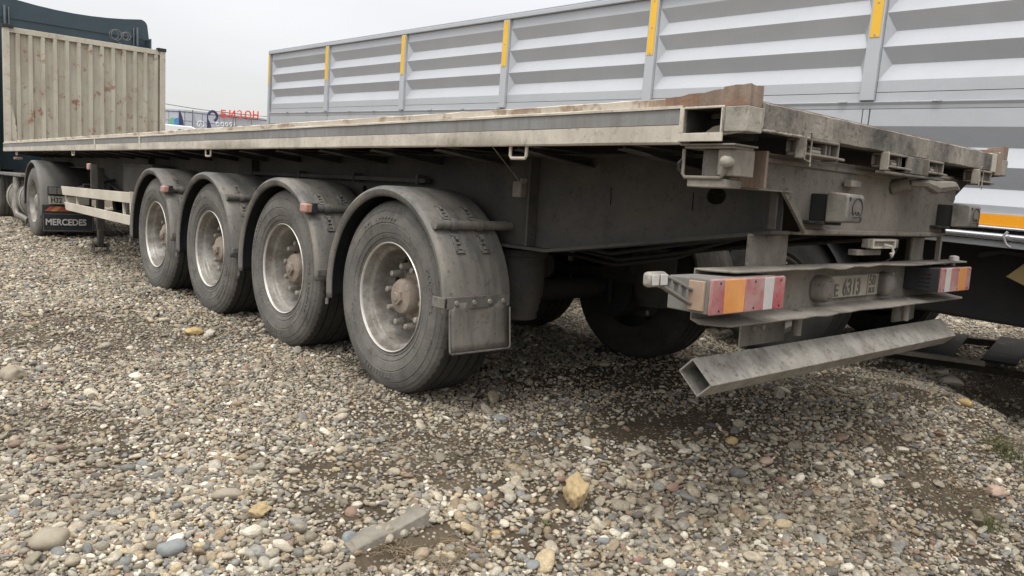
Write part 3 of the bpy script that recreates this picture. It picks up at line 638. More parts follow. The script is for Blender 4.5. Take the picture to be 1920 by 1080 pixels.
# ---- side rails
def yrange(a, b, st): n = max(1, int((b-a)/st)); return [a+(b-a)*k/n for k in range(n+1)]
for s_ in (-1, 1):
    E_ = 1.25
    lo_ = [(s_*E_, 1.345), (s_*(E_+.0), 1.405), (s_*(E_-.012), 1.407), (s_*(E_-.02), 1.345), (s_*(E_-.008), 1.3405)]
    MB().sweep([(s_*(E_-.055), 1.352), (s_*(E_-.055), 1.342), (s_*(E_-.006), 1.340), (s_*E_, 1.347), (s_*E_, 1.404), (s_*(E_-.010), 1.4065), (s_*(E_-.012), 1.352)], yrange(.26, 13.5, .33), (.0015, .0012), jl=(3, 4)).build('side_rail', M['cream'], T, smooth=35)
    MB().box(s_*(E_-.0035), s_*(E_-.012), .262, 13.5, 1.4075, 1.4590).build('grey_stripe', M['stripe'], T, smooth=0)
    MB().sweep([(s_*(E_-.012), 1.4595), (s_*(E_+.003), 1.4610), (s_*(E_+.003), 1.4690), (s_*(E_-.004), 1.4715), (s_*(E_-.020), 1.4715)], yrange(.262, 13.5, .22), (.0008, .0016), jl=(1, 2, 3)).build('rail_lip', M['cream'], T, smooth=35)
    ys_ = yrange(.10, 13.5, .075)
    MB().sweep([(s_*(E_-.022), 1.462), (s_*(E_-.012), 1.470), (s_*(E_-.011), 1.4965), (s_*(E_-.016), 1.500), (s_*(E_-.05), 1.4985), (s_*(E_-.06), 1.462)], ys_, (.0012, .0022), jl=(2, 3)).build('upper_rail', M['creamtop'], T, smooth=40)
    for y in (6.35, 7.92): MB().prism([(y-.03, 1.341), (y+.012, 1.341), (y+.03, 1.474), (y-.01, 1.474)], 'x', s_*(E_+.001), s_*(E_+.007)).build('rail_joint', M['cream'], T, smooth=0)
    for y in (1.125, 4.72, 9.0, 12.5):
        u_ = MB().tube([(s_*1.225, y-.052, 1.345), (s_*1.225, y-.052, 1.300), (s_*1.225, y-.044, 1.289), (s_*1.225, y+.044, 1.289), (s_*1.225, y+.052, 1.300), (s_*1.225, y+.052, 1.345)], .0075, 8)
        u_.build('lashing_hook', M['guard'], T, smooth=50)
    # lifted, torn and rusted plates on the rail top near the tail
    pl_ = MB(); ys_ = yrange(.02, .34, .02)
    def ragged(y): return 1.506+.012*(1-abs(y-.1)/.25)+.0015*math.sin(y*60)+random.uniform(-.0015, .0015)
    vs_ = []
    for y in ys_:
        t_ = ragged(y)-(.03*(y-.12) if y > .12 else 0)
        vs_ += [(s_*(E_-.006), y, 1.464), (s_*(E_-.004), y, t_), (s_*(E_-.020), y, t_-.002), (s_*(E_-.024), y, 1.464)]
    pl_.add(vs_, [(k*4+i, k*4+(i+1) % 4, (k+1)*4+(i+1) % 4, (k+1)*4+i) for k in range(len(ys_)-1) for i in range(4)]+[(0, 1, 2, 3), tuple(range(len(vs_)-4, len(vs_)))])
    pl_.build('torn_plate', M['rusty'], T, smooth=20)

    # ---- corner block with its open pocket
    cb_ = MB().holed([(.0, 1.378), (.262, 1.345), (.262, 1.4605), (.0, 1.4605)], [[(.098, 1.379), (.245, 1.376), (.245, 1.4555), (.098, 1.4575)]][::1], 'x', s_*(E_+.004), s_*(E_-.010))
    cb_.build('corner_block', M['grime'] if s_ < 0 else M['rusty'], T, smooth=0, bevel=.002)
    pk = MB().box(s_*(E_-.012), s_*(E_-.20), .093, .099, 1.37, 1.46); pk.box(s_*(E_-.012), s_*(E_-.20), .2445, .250, 1.37, 1.46); pk.box(s_*(E_-.012), s_*(E_-.20), .1, .2445, 1.366, 1.3755); pk.box(s_*(E_-.012), s_*(E_-.20), .1, .2445, 1.458, 1.4615)
    pk.box(s_*(E_-.21), s_*(E_-.202), .09, .25, 1.366, 1.46); pk.build('pocket', M['web'], T, smooth=0)
    fr = MB()
    fr.box(s_*(E_+.004), s_*(E_+.012), .086, .262, 1.347, 1.3755); fr.box(s_*(E_+.004), s_*(E_+.012), .2455, .262, 1.376, 1.462); fr.box(s_*(E_+.004), s_*(E_+.010), .086, .245, 1.4565, 1.464); fr.box(s_*(E_+.004), s_*(E_+.010), .086, .0975, 1.376, 1.456)
    fr.build('pocket_frame', M['cream'], T, bevel=.002, smooth=0)
    if s_ < 0:
        MB().prism([(.12, 1.3756), (.19, 1.3756), (.15, 1.40), (.125, 1.404)], 'x', -1.20, -1.22).build('rock_chip', M['wood'], T, smooth=0)
    MB().box(s_*(E_+.0075), s_*(E_-.080), -.004, .085, 1.378, 1.4595).build('corner_post', M['grime'], T, bevel=.003)
    cp = MB(); 
    top = [(.0, 1.530), (.03, 1.5275), (.055, 1.529), (.08, 1.526), (.10, 1.525)]
    cp.prism([(.0, 1.4610)]+top+[(.10, 1.4605)], 'x', s_*(E_+.002), s_*(E_-.010)); cp.prism([(s_*(E_-.011), 1.4605), (s_*(E_-.011), 1.528), (s_*(E_-.03), 1.5265), (s_*(E_-.05), 1.529), (s_*(E_-.078), 1.531), (s_*(E_-.078), 1.4605)], 'y', .0, .010)
    cp.build('corner_upstand', M['rusty'], T, smooth=0, bevel=.0015)
    # support box and twist lock under the corner
    pl = MB().box(s_*1.245, s_*1.10, .045, .262, 1.335, 1.342); pl.box(s_*1.235, s_*1.11, .055, .25, 1.326, 1.335); pl.build('lock_plate', M['dusty'], T, bevel=.002)
    if s_ > 0: continue
    bx = MB().prism([(s_*1.10, .055), (s_*1.19, .055), (s_*1.213, .062), (s_*1.22, .080), (s_*1.22, .122), (s_*1.10, .122)], 'z', 1.236, 1.326); bx.build('lock_bracket', M['dusty'], T, bevel=.004)
    bs_ = MB().lathe([(0, 1.236), (.056, 1.236), (.056, 1.324), (0, 1.324)], 'z', (s_*1.145, .165, 0), 24); bs_.build('lock_cylinder', M['dusty2'], T)
    MB().box(s_*1.22, s_*1.12, .085, .24, 1.196, 1.226).build('lock_foot', M['grime'], T, bevel=.004)
    kn = MB().lathe([(0, s_*1.262), (.012, s_*1.26), (.019, s_*1.25), (.019, s_*1.225), (.012, s_*1.2), (.012, s_*1.19)], 'x', (0, .075, 1.282), 16); kn.build('lock_knob', M['grime'], T, smooth=50)
    MB().tube([(s_*1.225, .257, 1.325), (s_*1.225, .257, 1.24), (s_*1.225, .247, 1.228), (s_*1.228, .10, 1.228), (s_*1.23, .088, 1.24), (s_*1.232, .08, 1.27)], .0065, 8).build('lock_handle', M['dusty'], T, smooth=50)
    MB().tube([(s_*1.225, .262, 1.29), (s_*1.24, .266, 1.275), (s_*1.235, .27, 1.255), (s_*1.225, .262, 1.245)], .006, 6).build('chain_link', M['dark'], T, smooth=50)

# ---- tail end: deck edge beam, rear cross plate, gussets
rb = MB(); xs_ = [-1.1695+2.1775*k/44 for k in range(45)]
rb.sweep([(.0, 1.395), (.0, 1.476), (.012, 1.482), (.07, 1.482), (.07, 1.395), (.010, 1.391)], xs_, (.0012, .0015), ax='x', jl=(0, 1, 2)).build('rear_beam', M['dusty2'], T, smooth=35)
MB().box(-1.172, 1.09, .02, .09, 1.483, 1.487).build('floor_edge', M['rusty'], T, smooth=0)
MB().box(1.010, 1.09, -.002, .075, 1.388, 1.4815).build('beam_end', M['cream'], T, bevel=.003)
re = MB().prism([(1.091, 1.374), (1.091, 1.494), (1.115, 1.488), (1.135, 1.496), (1.16, 1.490), (1.185, 1.493), (1.185, 1.376)], 'y', -.002, .012); re.build('beam_end', M['rusty'], T, bevel=.002, smooth=0)
YP = .12
rp_ = MB().prism([(-1.0, 1.205), (-.76, 1.205), (-.60, 1.052), (.80, 1.052), (.80, 1.10), (.93, 1.235), (.93, 1.335), (-1.0, 1.335)], 'y', YP, YP+.012)
rp_.build('rear_plate', M['dusty'], T, smooth=0)
MB().box(-1.0, .93, YP-.012, YP-.0005, 1.300, 1.318).build('plate_rib', M['dusty'], T, bevel=.003)
lp = MB().prism([(YP-.015, 1.045), (YP+.0, 1.040), (YP+.14, 1.040), (YP+.14, 1.0515), (YP+.013, 1.0515), (YP-.001, 1.066), (YP-.015, 1.062)], 'x', -.615, .80); lp.build('plate_lip', M['dusty'], T, bevel=.003)
MB().prism([(-1.0, 1.200), (-.7615, 1.200), (-.7615, 1.204), (-1.0, 1.204)], 'y', YP-.03, YP+.05).build('gusset_foot', M['dusty'], T, smooth=0)
MB().prism([(-.80, 1.20), (-.765, 1.215), (-.60, 1.052), (-.612, 1.047)], 'y', YP-.014, YP-.001).build('gusset', M['dusty'], T, smooth=0)
g2 = MB().prism([(.80, 1.235), (.93, 1.235), (1.12, 1.33), (1.12, 1.339), (.80, 1.339)], 'y', YP+.014, YP+.022); g2.build('gusset', M['dark'], T, smooth=0)
MB().box(-1.02, -1.005, .06, .2, 1.206, 1.334).build('end_plate', M['rusty'], T, smooth=0)
for x0 in (-.80, .93-.05):
    MB().box(x0, x0+.012, YP+.0125, .16, 1.06, 1.334).build('rib', M['web'], T, smooth=0)
def weld(pts, r_=.0035):
    pp = []
    for a, b in zip(pts, pts[1:]):
        a, b = Vector(a), Vector(b); n = max(2, int((b-a).length/.012))
        pp += [a.lerp(b, k/n)+Vector((random.uniform(-1, 1), random.uniform(-1, 1), random.uniform(-1, 1)))*.0010 for k in range(n)]
    pp.append(Vector(pts[-1])); MB().tube(pp, [r_*random.uniform(.75, 1.3) for _ in pp], 6).build('weld_seam', M['grime'], T, smooth=60)
weld([(-.76, YP-.001, 1.207), (-.60, YP-.001, 1.056)]); weld([(-1.0, YP-.001, 1.334), (.93, YP-.001, 1.334)]); weld([(-1.170, -.003, 1.395), (-1.170, -.003, 1.475)], .005)
weld([(1.010, -.003, 1.392), (1.010, -.003, 1.478)]); weld([(-1.2575, .088, 1.380), (-1.2575, .088, 1.457)]); weld([(-1.17, .0, 1.390), (-.85, .0, 1.3905)], .005)
for x0 in (-.83, .70): weld([(x0, .213, 1.03), (x0+.15, .213, 1.034)])
for x0 in (-.83, -.5405, .705, .845): weld([(x0, .213, .915), (x0+.002, .213, .925)])
# buffers on brackets
for x0 in (-.590, .690):
    bd_ = MB().prism([(-.035, 1.100), (-.04, 1.110), (-.04, 1.195), (-.032, 1.208), (.045, 1.214), (.045, 1.096)], 'x', x0, x0+.140); bo = bd_.build('buffer', M['buffer'], T, bevel=.006)
    br = MB().box(x0-.006, x0+.146, .046, YP-.001, 1.085, 1.10); br.box(x0+.02, x0+.12, .046, YP-.001, 1.10, 1.205); br.box(x0-.05, x0-.007, .075, YP-.001, 1.088, 1.10); br.build('buffer_bracket', M['dark'], T, bevel=.003)
    ring = MB(); pts = [(x0+.082+.042*math.cos(t), -.0412, 1.155+.038*math.sin(t)) for t in [math.radians(-60+20*k) for k in range(15)]]
    ring.tube(pts, .0022, 5); ring.tube([(x0+.055, -.0412, 1.128), (x0+.068, -.0412, 1.143), (x0+.078, -.0412, 1.128)], .0018, 5); ring.tube([(x0+.088, -.0412, 1.128), (x0+.088, -.0412, 1.142), (x0+.1, -.0412, 1.138), (x0+.1, -.0412, 1.128)], .0018, 5); ring.tube([(x0+.05, -.0412, 1.120), (x0+.105, -.0412, 1.120)], .0016, 5)
    ring.build('buffer_mark', M['dark'], bo)
    hl = MB().lathe([(.008, -.0415), (.008, -.030), (0, -.030)], 'y', (x0+.018, 0, 1.19), 10); hl.lathe([(.008, -.0415), (.008, -.030), (0, -.030)], 'y', (x0+.118, 0, 1.115), 10); hl.build('buffer_hole', M['black'], bo)
# four lock boxes under the tail
def lock_box(x0, x1, z0, z1, pin=True, wide=False):
    r = bpy.data.objects.new('lock_box', None); COL.objects.link(r); r.parent = T; r.location = (x0, .0, z0); w_ = x1-x0; h_ = z1-z0
    sl = MB().box(-.007, .0, -.024, .012, -.008, h_+.002); sl.build('side_plate', M['grime'], r, bevel=.003)
    fr_ = MB().box(.001, w_, -.020, .05, h_-.010, h_); fr_.box(.001, w_, -.020, .05, .004, .013); fr_.box(w_+.001, w_+.010, -.016, .05, -.004, h_); fr_.box(.0, w_, .045, .052, .014, h_-.011)
    fr_.build('box_frame', M['dusty'], r, bevel=.003)
    inn = MB().box(.03, .045, -.006, .044, .014, h_-.011); inn.box(w_*.72, w_*.76, -.004, .044, .014, h_-.011); inn.box(w_*.84, w_*.87, -.004, .044, .014, h_-.011)
    inn.box(w_*.28, w_*.62, .0, .02, h_*.48, h_*.60); inn.tube([(w_*.30, .0, h_*.3), (w_*.55, .0, h_*.3)], .011, 8); inn.build('lock_piece', M['dusty'], r, bevel=.002)
    sp = MB().tube([(w_*.78, -.014, .008), (w_+.05, -.016, .006)], .005, 6); sp.build('bar_pin', M['dusty'], r)
    if pin:
        q_ = MB().tube([(-.004, -.026, h_+.0), (.002, -.03, h_+.014), (.02, -.03, h_+.016), (.028, -.03, h_-.005), (.028, -.03, -.02)], .0028, 6)
        q_.tube([(-.004, -.026, h_+.0), (-.004, -.026, -.012), (.03, -.030, -.02), (.03, -.030, -.034)], .0026, 6); q_.build('spring_pin', M['grime'], r)
lock_box(-.915, -.660, 1.325, 1.390)
lock_box(-.235, -.045, 1.326, 1.390, False)
lock_box(.175, .350, 1.327, 1.390, False)
lock_box(.800, .985, 1.322, 1.386)
MB().box(-.044, .139, -.012, .03, 1.318, 1.390).build('filler_plate', M['dusty2'], T, bevel=.003)
MB().box(-.236, .40, -.01, .03, 1.306, 1.3165).build('filler_plate', M['dusty2'], T, bevel=.003)
# small things on the rear plate
MB().box(-.335, -.245, YP-.045, YP-.013, 1.243, 1.270).build('step_bracket', M['grime'], T, bevel=.003)
tw = MB().tube([(.17, .05, 1.285), (.24, .01, 1.29), (.30, -.01, 1.272), (.345, -.03, 1.278), (.40, -.05, 1.285), (.45, -.06, 1.272)], [.014, .022, .03, .028, .022, .005], 8); tw.tube([(.17, .05, 1.285), (.15, YP, 1.26)], .03, 10); tw.build('twisted_hook', M['dusty'], T, smooth=40)
so = MB().box(-.04, .20, .10, .12, .985, 1.030); so.box(-.075, -.041, .095, .125, .99, 1.028); so.box(.201, .235, .095, .125, .99, 1.028); so.build('socket_block', M['dusty'], T, bevel=.002)
sf = MB().holed([(-.038, .988), (.198, .988), (.198, 1.028), (-.038, 1.028)], [[(-.025, .996), (.185, .996), (.185, 1.020), (-.025, 1.020)]], 'y', .090, .099); sf.build('socket_frame', M['cream'], T, smooth=0)
MB().tube([(.06, .085, 1.005), (.085, .06, .998), (.095, .055, .975), (.08, .055, .955), (.07, .055, .97)], .006, 6).build('socket_lever', M['cream'], T, smooth=50)
MB().box(-.12, .12, .12, .16, .955, .980).build('socket_shelf', M['dusty'], T, bevel=.002)
# hanging light lead
MB().tube([(.50, .2, 1.04), (.49, .2, .98), (.44, .2, .93), (.33, .2, .905)], .004, 6).build('light_lead', M['dark'], T, smooth=50)
MB().tube([(-1.215, 1.32, 1.345), (-.78, 1.55, 1.16)], .0028, 5).build('stay_wire', M['dusty'], T)
sb = MB().box(-.83, -.76, 1.535, 1.60, 1.12, 1.20); sb.build('valve_block', M['dusty'], T, bevel=.004)
MB().box(-.835, -.765, 1.53, 1.536, 1.185, 1.215).build('valve_cover', M['grime'], T, bevel=.002)

# ---- rear bumper: channel, posts, underrun bar
YW, YF = .20, .075
def wavy(x): return .005*math.sin(x*7+1)*math.exp(-((x+.05)/.5)**2)+.004*math.sin(x*23)*math.exp(-((x+.3)/.35)**2)
bp_ = MB(); xs_ = [-1.185+2.33*k/70 for k in range(71)]; vs_ = []
for x in xs_:
    cut = max(0, -1.13-x)*1.6+max(0, x-1.10)*1.2; yf = YF+cut
    zt, zl = .911+.0*x, .731
    vs_ += [(x, yf+.8*wavy(x), zt+wavy(x)-.002*math.sin(x*5)), (x, YW, zt), (x, YW, zl), (x, yf+.5*wavy(x+.3), zl-.012+.6*wavy(x*1.3+.2))]
bp_.add(vs_, [(k*4+i, k*4+i+1, (k+1)*4+i+1, (k+1)*4+i) for k in range(70) for i in range(3)]); bp_.build('bumper_channel', M['dusty'], T, smooth=30, solid=.007)
for x0, x1 in ((-.83, -.54), (.70, .85)):
    p_ = MB().box(x0, x1, .215, .223, .905, 1.036); p_.box(x1-.008, x1, .2235, .30, .60, 1.036); p_.build('bumper_post', M['dusty'], T, smooth=0)
MB().box(-.83, -.50, .212, .220, .595, .738).build('bumper_post', M['dusty'], T, smooth=0)
MB().box(.56, .80, .212, .220, .60, .738).build('bumper_post', M['dusty'], T, smooth=0)
MB().tube([(-.52, .15, .735), (-.52, .15, .63)], .020, 10).build('bar_strut', M['dusty'], T)
MB().tube([(.55, .15, .735), (.55, .15, .62)], .017, 10).build('bar_strut', M['dusty'], T)
MB().box(.86, .885, .14, .16, .915, 1.045).build('bumper_post', M['dusty'], T, smooth=0)
# square tube turned on its edge, open ended
sq = [(.150, .602), (.062, .522), (.118, .468), (.205, .548)]; cx_, cz_ = sum(p[0] for p in sq)/4, sum(p[1] for p in sq)/4
inn = [(cx_+(p[0]-cx_)*.88, cz_+(p[1]-cz_)*.88) for p in sq]
ub = MB(); x0, x1 = -1.225, 1.02; vs_ = []
for x, sh in ((x0, 0), (x1, 0)):
    for p in sq: vs_.append((x, p[0], p[1]))
    for p in inn: vs_.append((x, p[0], p[1]))
fs_ = []
for i in range(4):
    j = (i+1) % 4; fs_ += [(i, j, 8+j, 8+i), (4+i, 4+j, 12+j, 12+i), (i, j, 4+j, 4+i), (8+i, 8+j, 12+j, 12+i)]
ub.add(vs_, fs_); ub.build('underrun_bar', M['bar'], T, bevel=.004)

for x0 in (-.80, .60):
    for xx in (x0+.05, x0+.12): MB().lathe([(0, .202), (.012, .203), (.012, .2115)], 'y', (xx, 0, .665), 6).build('bracket_bolt', M['bolt'], T)
# ---- lamps and plate
def tail_lamp(x0, x1, y1, z0, z1, seq, lead):
    r = bpy.data.objects.new('tail_lamp', None); COL.objects.link(r); r.parent = T; r.location = (0, 0, 0); r.empty_display_size = .1
    MB().box(x0, x1, y1+.013, YW-.004, z0+.002, z1-.004).build('lamp_housing', M['black'] if not lead else M['tgrey'], r, bevel=.004)
    x = x0; w_ = x1-x0
    MB().box(x0, x1, y1+.004, y1+.0125, z0, z1).build('lens_frame', M['lred'], r, bevel=.003)
    for fr_, mk_ in seq:
        xn = x+w_*fr_; MB().box(x+.0006, xn-.0006, y1, y1+.0115, z0+.003, z1-.003).build('lens', M[mk_], r, bevel=.0015); x = xn
    sc_ = MB()
    for fx in (.10, .56, .93):
        for zz in (z0+.014, z1-.014):
            if fx == .56 and zz < (z0+z1)/2 and False: continue
            sc_.lathe([(.0045, y1-.0012), (.0045, y1+.002)], 'y', (x0+w_*fx, 0, zz), 8)
    sc_.build('lens_screw', M['black'], r)
    return r
tl = tail_lamp(-1.335, -.880, .020, .778, .898, [(.16, 'lred'), (.27, 'lora'), (.27, 'lred'), (.135, 'lwhi'), (.165, 'lred')], True)
MB().box(-1.347, -1.336, .045, .105, .790, .888).build('side_lens', M['lside'], tl, bevel=.002)
MB().box(-1.3355, -1.3345, .036, .112, .782, .895).build('side_panel', M['tgrey'], tl)
tr_ = tail_lamp(.600, .990, .020, .772, .895, [(.14, 'lred'), (.17, 'lwhi'), (.27, 'lred'), (.27, 'lora'), (.15, 'lred')], False)
lb = MB()
for k in range(4): lb.box(.5955, .5985, .07, .13, .80+k*.02, .81+k*.02)
lb.build('vent_rib', M['dark'], tr_)
pb = MB().box(-.235, .285, YW-.014, YW-.008, .757, .862); pbo = pb.build('number_plate', M['plate'], T, bevel=.003)
text_part('ЕЕ', .072, M['platetx'], pbo, 'plate_letters', (-.198, YW-.0155, .768), (math.pi/2, 0, 0), .0012, xs=.95, bold=.0015)
text_part('6313', .104, M['platetx'], pbo, 'plate_letters', (-.078, YW-.0155, .770), (math.pi/2, 0, 0), .0012, xs=.84, bold=.002)
text_part('50', .068, M['platetx'], pbo, 'plate_letters', (.180, YW-.0155, .806), (math.pi/2, 0, 0), .0012, bold=.001)
text_part('RUS', .036, M['platetx'], pbo, 'plate_letters', (.183, YW-.0155, .770), (math.pi/2, 0, 0), .0012, bold=.001)
pf = MB().box(.165, .168, YW-.0165, YW-.0145, .760, .860); pf.tube([(-.21, YW-.016, .7605), (.28, YW-.016, .7605)], .0015, 4); pf.tube([(-.21, YW-.016, .859), (.28, YW-.016, .859)], .0015, 4); pf.build('plate_border', M['platetx'], pbo, smooth=0)
for k, (xc, fl_) in enumerate(((-.305, 1), (.345, -1))):
    n = 14; vs_ = []; hw, hh = (.048 if fl_ > 0 else .062), .058
    lm = MB(); rings = [(1.0, .0), (1.0, .028), (.93, .045), (.75, .057), (.4, .063), (.0, .065)]
    for s_, d_ in rings:
        for q in range(24):
            t = 2*math.pi*q/24; ex = .55; c_ = math.copysign(abs(math.cos(t))**ex, math.cos(t)); sn = math.copysign(abs(math.sin(t))**ex, math.sin(t))
            vs_.append((xc+hw*s_*c_+fl_*.25*d_, YW-.006-d_, .808+hh*s_*sn*(1-.25*max(0, -fl_*c_))))
    lm.add(vs_, [(k_*24+q, k_*24+(q+1) % 24, (k_+1)*24+(q+1) % 24, (k_+1)*24+q) for k_ in range(5) for q in range(24)])
    po = lm.build('plate_lamp', M['dusty'] if fl_ > 0 else M['fender'], T, smooth=60)
    if fl_ > 0:
        MB().box(xc+.0, xc+.022, YW-.065, YW-.062, .842, .846).build('lamp_slot', M['black'], po); MB().box(xc+.0, xc+.022, YW-.065, YW-.062, .770, .774).build('lamp_slot', M['black'], po)
    else:
        MB().tube([(xc+.045, YW-.03, .86), (xc+.07, YW-.03, .835), (xc+.075, YW-.03, .80), (xc+.06, YW-.03, .765)], .007, 6).build('lamp_lens', M['lwhi'], po, smooth=50)
# side marker on its rubber arm
def arm_lamp(sx):
    r = bpy.data.objects.new('outline_lamp', None); COL.objects.link(r); r.parent = T; r.location = (sx*1.20, .10, .84); r.rotation_euler = (0, 0, 0 if sx < 0 else 0); r.scale = (-sx, 1, 1)
    MB().box(-.095, .0, .01, .018, -.055, .045).build('arm_plate', M['web'], r, bevel=.003)
    A = Vector((-.085, 0, -.03)); B = Vector((-.315, -.01, .055)); d = (B-A); u = d.normalized(); n_ = Vector((u.z, 0, -u.x))
    am = MB()
    for s_ in (-1, 1):
        am.add([A+n_*s_*.024+n_*e*.005+Vector((0, f, 0)) for e in (-1, 1) for f in (-.012, .012)]+[B+n_*s_*.017+n_*e*.005+Vector((0, f, 0)) for e in (-1, 1) for f in (-.012, .012)],
               [(0, 1, 3, 2), (4, 6, 7, 5), (0, 4, 5, 1), (2, 3, 7, 6), (0, 2, 6, 4), (1, 5, 7, 3)])
    for k in range(6):
        c_ = A+d*(k/5); am.box(c_.x-.006, c_.x+.006, c_.y-.011, c_.y+.011, c_.z-.026, c_.z+.026)
    am.build('rubber_arm', M['tgrey'], r, bevel=.003)
    lb_ = MB().box(-.395, -.305, -.030, .004, .034, .082); lo2 = lb_.build('lamp_body', M['bolt'], r, bevel=.012)
    MB().box(-.388, -.355, -.0335, -.0305, .041, .075).build('lens', M['lens'], r, bevel=.004); MB().box(-.347, -.312, -.0335, -.0305, .041, .075).build('lens', M['lens'], r, bevel=.004)
arm_lamp(-1)
sm = MB().lathe([(0, .945), (.016, .943), (.024, .938), (.026, .918)], 'z', (1.02, .12, 0), 16); sm.box(1.005, 1.035, .115, .125, .885, .925); sm.build('marker_lamp', M['lens'], T, smooth=50)

# ---- side guard
def guard(s_):
    r = bpy.data.objects.new('side_guard', None); COL.objects.link(r); r.parent = T; r.empty_display_size = .1
    X_ = s_*1.205
    MB().prism([(6.85, .828), (6.85, .932), (9.75, .905), (9.66, .800)], 'x', X_, X_-s_*.028).build('guard_board', M['guard'], r, bevel=.003)
    MB().prism([(6.83, .610), (6.83, .705), (9.58, .715), (9.50, .620)], 'x', X_, X_-s_*.028).build('guard_board', M['guard'], r, bevel=.003)
    for ya, yb in ((9.76, 9.50), (9.15, 9.02), (7.20, 7.12)):
        MB().prism([(ya, .90), (ya+.03, .90), (yb+.03, .61), (yb, .61)], 'x', X_-s_*.030, X_-s_*.05).build('guard_post', M['guard'], r, smooth=0)
    MB().prism([(6.82, .94), (6.85, .94), (6.80, .53), (6.77, .53)], 'x', X_+s_*.002, X_-s_*.03).build('guard_post', M['guard'], r, smooth=0)
    MB().tube([(X_-s_*.05, 9.1, .90), (s_*.75, 9.1, 1.02)], .02, 8).build('guard_arm', M['dark'], r); MB().tube([(X_-s_*.05, 7.2, .90), (s_*.75, 7.2, 1.02)], .02, 8).build('guard_arm', M['dark'], r)
guard(-1); guard(1)
# ---- landing gear, boxes, spare wheel carrier
for s_ in (-1, 1):
    lg = MB().box(s_*.88, s_*.96, 9.04, 9.12, .42, 1.16); lg.box(s_*.89, s_*.95, 9.035, 9.125, .20, .42); lgo = lg.build('landing_leg', M['web'], T, bevel=.006)
    ft = MB().prism([(8.93, .115), (9.23, .115), (9.20, .135), (9.14, .15), (9.11, .25), (9.05, .25), (9.02, .15), (8.96, .135)], 'x', s_*.83, s_*.845); ft.prism([(8.93, .115), (9.23, .115), (9.20, .135), (9.14, .15), (9.11, .25), (9.05, .25), (9.02, .15), (8.96, .135)], 'x', s_*.995, s_*1.01)
    ft.box(s_*.80, s_*1.04, 8.92, 9.24, .105, .118); ft.tube([(s_*.82, 9.08, .215), (s_*1.02, 9.08, .215)], .022, 10); ft.build('leg_foot', M['web'], lgo, bevel=.003)
MB().tube([(-.9, 9.08, .62), (.9, 9.08, .62)], .03, 10).build('gear_shaft', M['dark'], T)
MB().tube([(-.98, 9.08, .95), (-1.10, 9.08, .95), (-1.10, 9.08, .83), (-1.16, 9.08, .83)], .012, 8).build('crank_handle', M['dark'], T, smooth=50)
MB().box(-1.22, -1.16, 8.22, 8.26, .93, 1.19).build('lamp_stalk', M['web'], T, bevel=.003)
MB().box(-1.235, -1.20, 8.28, 8.36, 1.13, 1.20).build('marker_lamp', M['lpink'], T, bevel=.01)
bxx = MB().box(-.98, -.80, 6.9, 7.9, .88, 1.22); bxx.build('tool_box', M['web'], T, bevel=.01)
dr = MB().box(-.9875, -.981, 6.95, 7.85, .91, 1.19); dr.build('box_door', M['web'], T, bevel=.004)
MB().tube([(-.995, 7.0, 1.0), (-1.0, 7.28, 1.0), (-1.0, 7.30, .985)], .008, 6).build('door_handle', M['dusty'], T)
sp = MB().lathe([(.30, .62), (.35, .605), (.44, .60), (.5, .63), (.53, .66), (.53, .70), (.515, .705), (.515, .715), (.53, .72), (.53, .79), (.515, .795), (.515, .805), (.53, .81), (.53, .86), (.5, .89), (.44, .92), (.35, .915), (.30, .90)], 'z', (-.35, 8.2, -.02), 48)
for k in range(44):
    t = 2*math.pi*k/44; c_, s1 = math.cos(t), math.sin(t)
    sp.add([(-.35+r_*math.cos(t+dt), 8.2+r_*math.sin(t+dt), z_) for z_ in (.66, .84) for dt in (-.045, .045) for r_ in (.50, .537)], [(0, 1, 3, 2), (4, 6, 7, 5), (0, 4, 5, 1), (2, 3, 7, 6), (0, 2, 6, 4), (1, 5, 7, 3)])
sp.build('spare_tyre', M['tyre'], T, smooth=20)
MB().box(-1.19, -1.08, 12.9, 13.0, 1.22, 1.26).build('air_coupling', M['lpink'], T, bevel=.01)
kp = MB().box(-.5, .5, 11.3, 13.0, 1.145, 1.158); kp.build('coupling_plate', M['dark'], T, smooth=0)

# ---- headboard
HB = bpy.data.objects.new('headboard', None); COL.objects.link(HB); HB.parent = T; HB.empty_display_size = .2
YB, ZT0, ZT1 = 13.46, 1.47, 3.29
for a_, b_ in ((-1.235, -1.145), (1.125, 1.215)):
    p_ = MB(); zs = yrange(1.34, ZT1, .06); vs_ = []
    p_.box(a_, b_, YB-.045, YB+.05, 1.34, ZT1+.005); p_.build('headboard_post', M['bulkp'], HB, bevel=.006)
tp_ = MB().box(-1.146, 1.126, YB-.03, YB+.04, ZT1-.085, ZT1-.001); tp_.build('top_rail', M['bulkp'], HB, bevel=.005)
MB().box(-1.146, 1.126, YB-.03, YB+.04, 1.475, 1.535).build('bottom_rail', M['bulkp'], HB, bevel=.005)
for a_, b_ in ((-1.245, -1.09), (1.08, 1.225)): MB().box(a_, b_, YB-.06, YB+.055, ZT1-.02, ZT1+.035).build('corner_cap', M['dark'], HB, bevel=.004)
n_rib = 13; px0, px1 = -1.144, 1.124; per = (px1-px0)/n_rib
for k in range(n_rib):       # each corrugation is a pressed panel of its own
    x0 = px0+k*per; q = [0, .10, .40, .50, .60, .90, 1.0]
    # valley, rise, crest, fall
    pr = [(x0, 0), (x0+per*.40, 0), (x0+per*.50, -.050), (x0+per*.80, -.050), (x0+per*.90, 0), (x0+per*.9999, 0)]
    full = [(x, YB+.022+y) for x, y in pr]+[(x, YB+.030+y) for x, y in reversed(pr)]
    MB().prism(full, 'z', 1.536, ZT1-.0865).build('corrugated_panel', M['bulk'], HB, smooth=0)
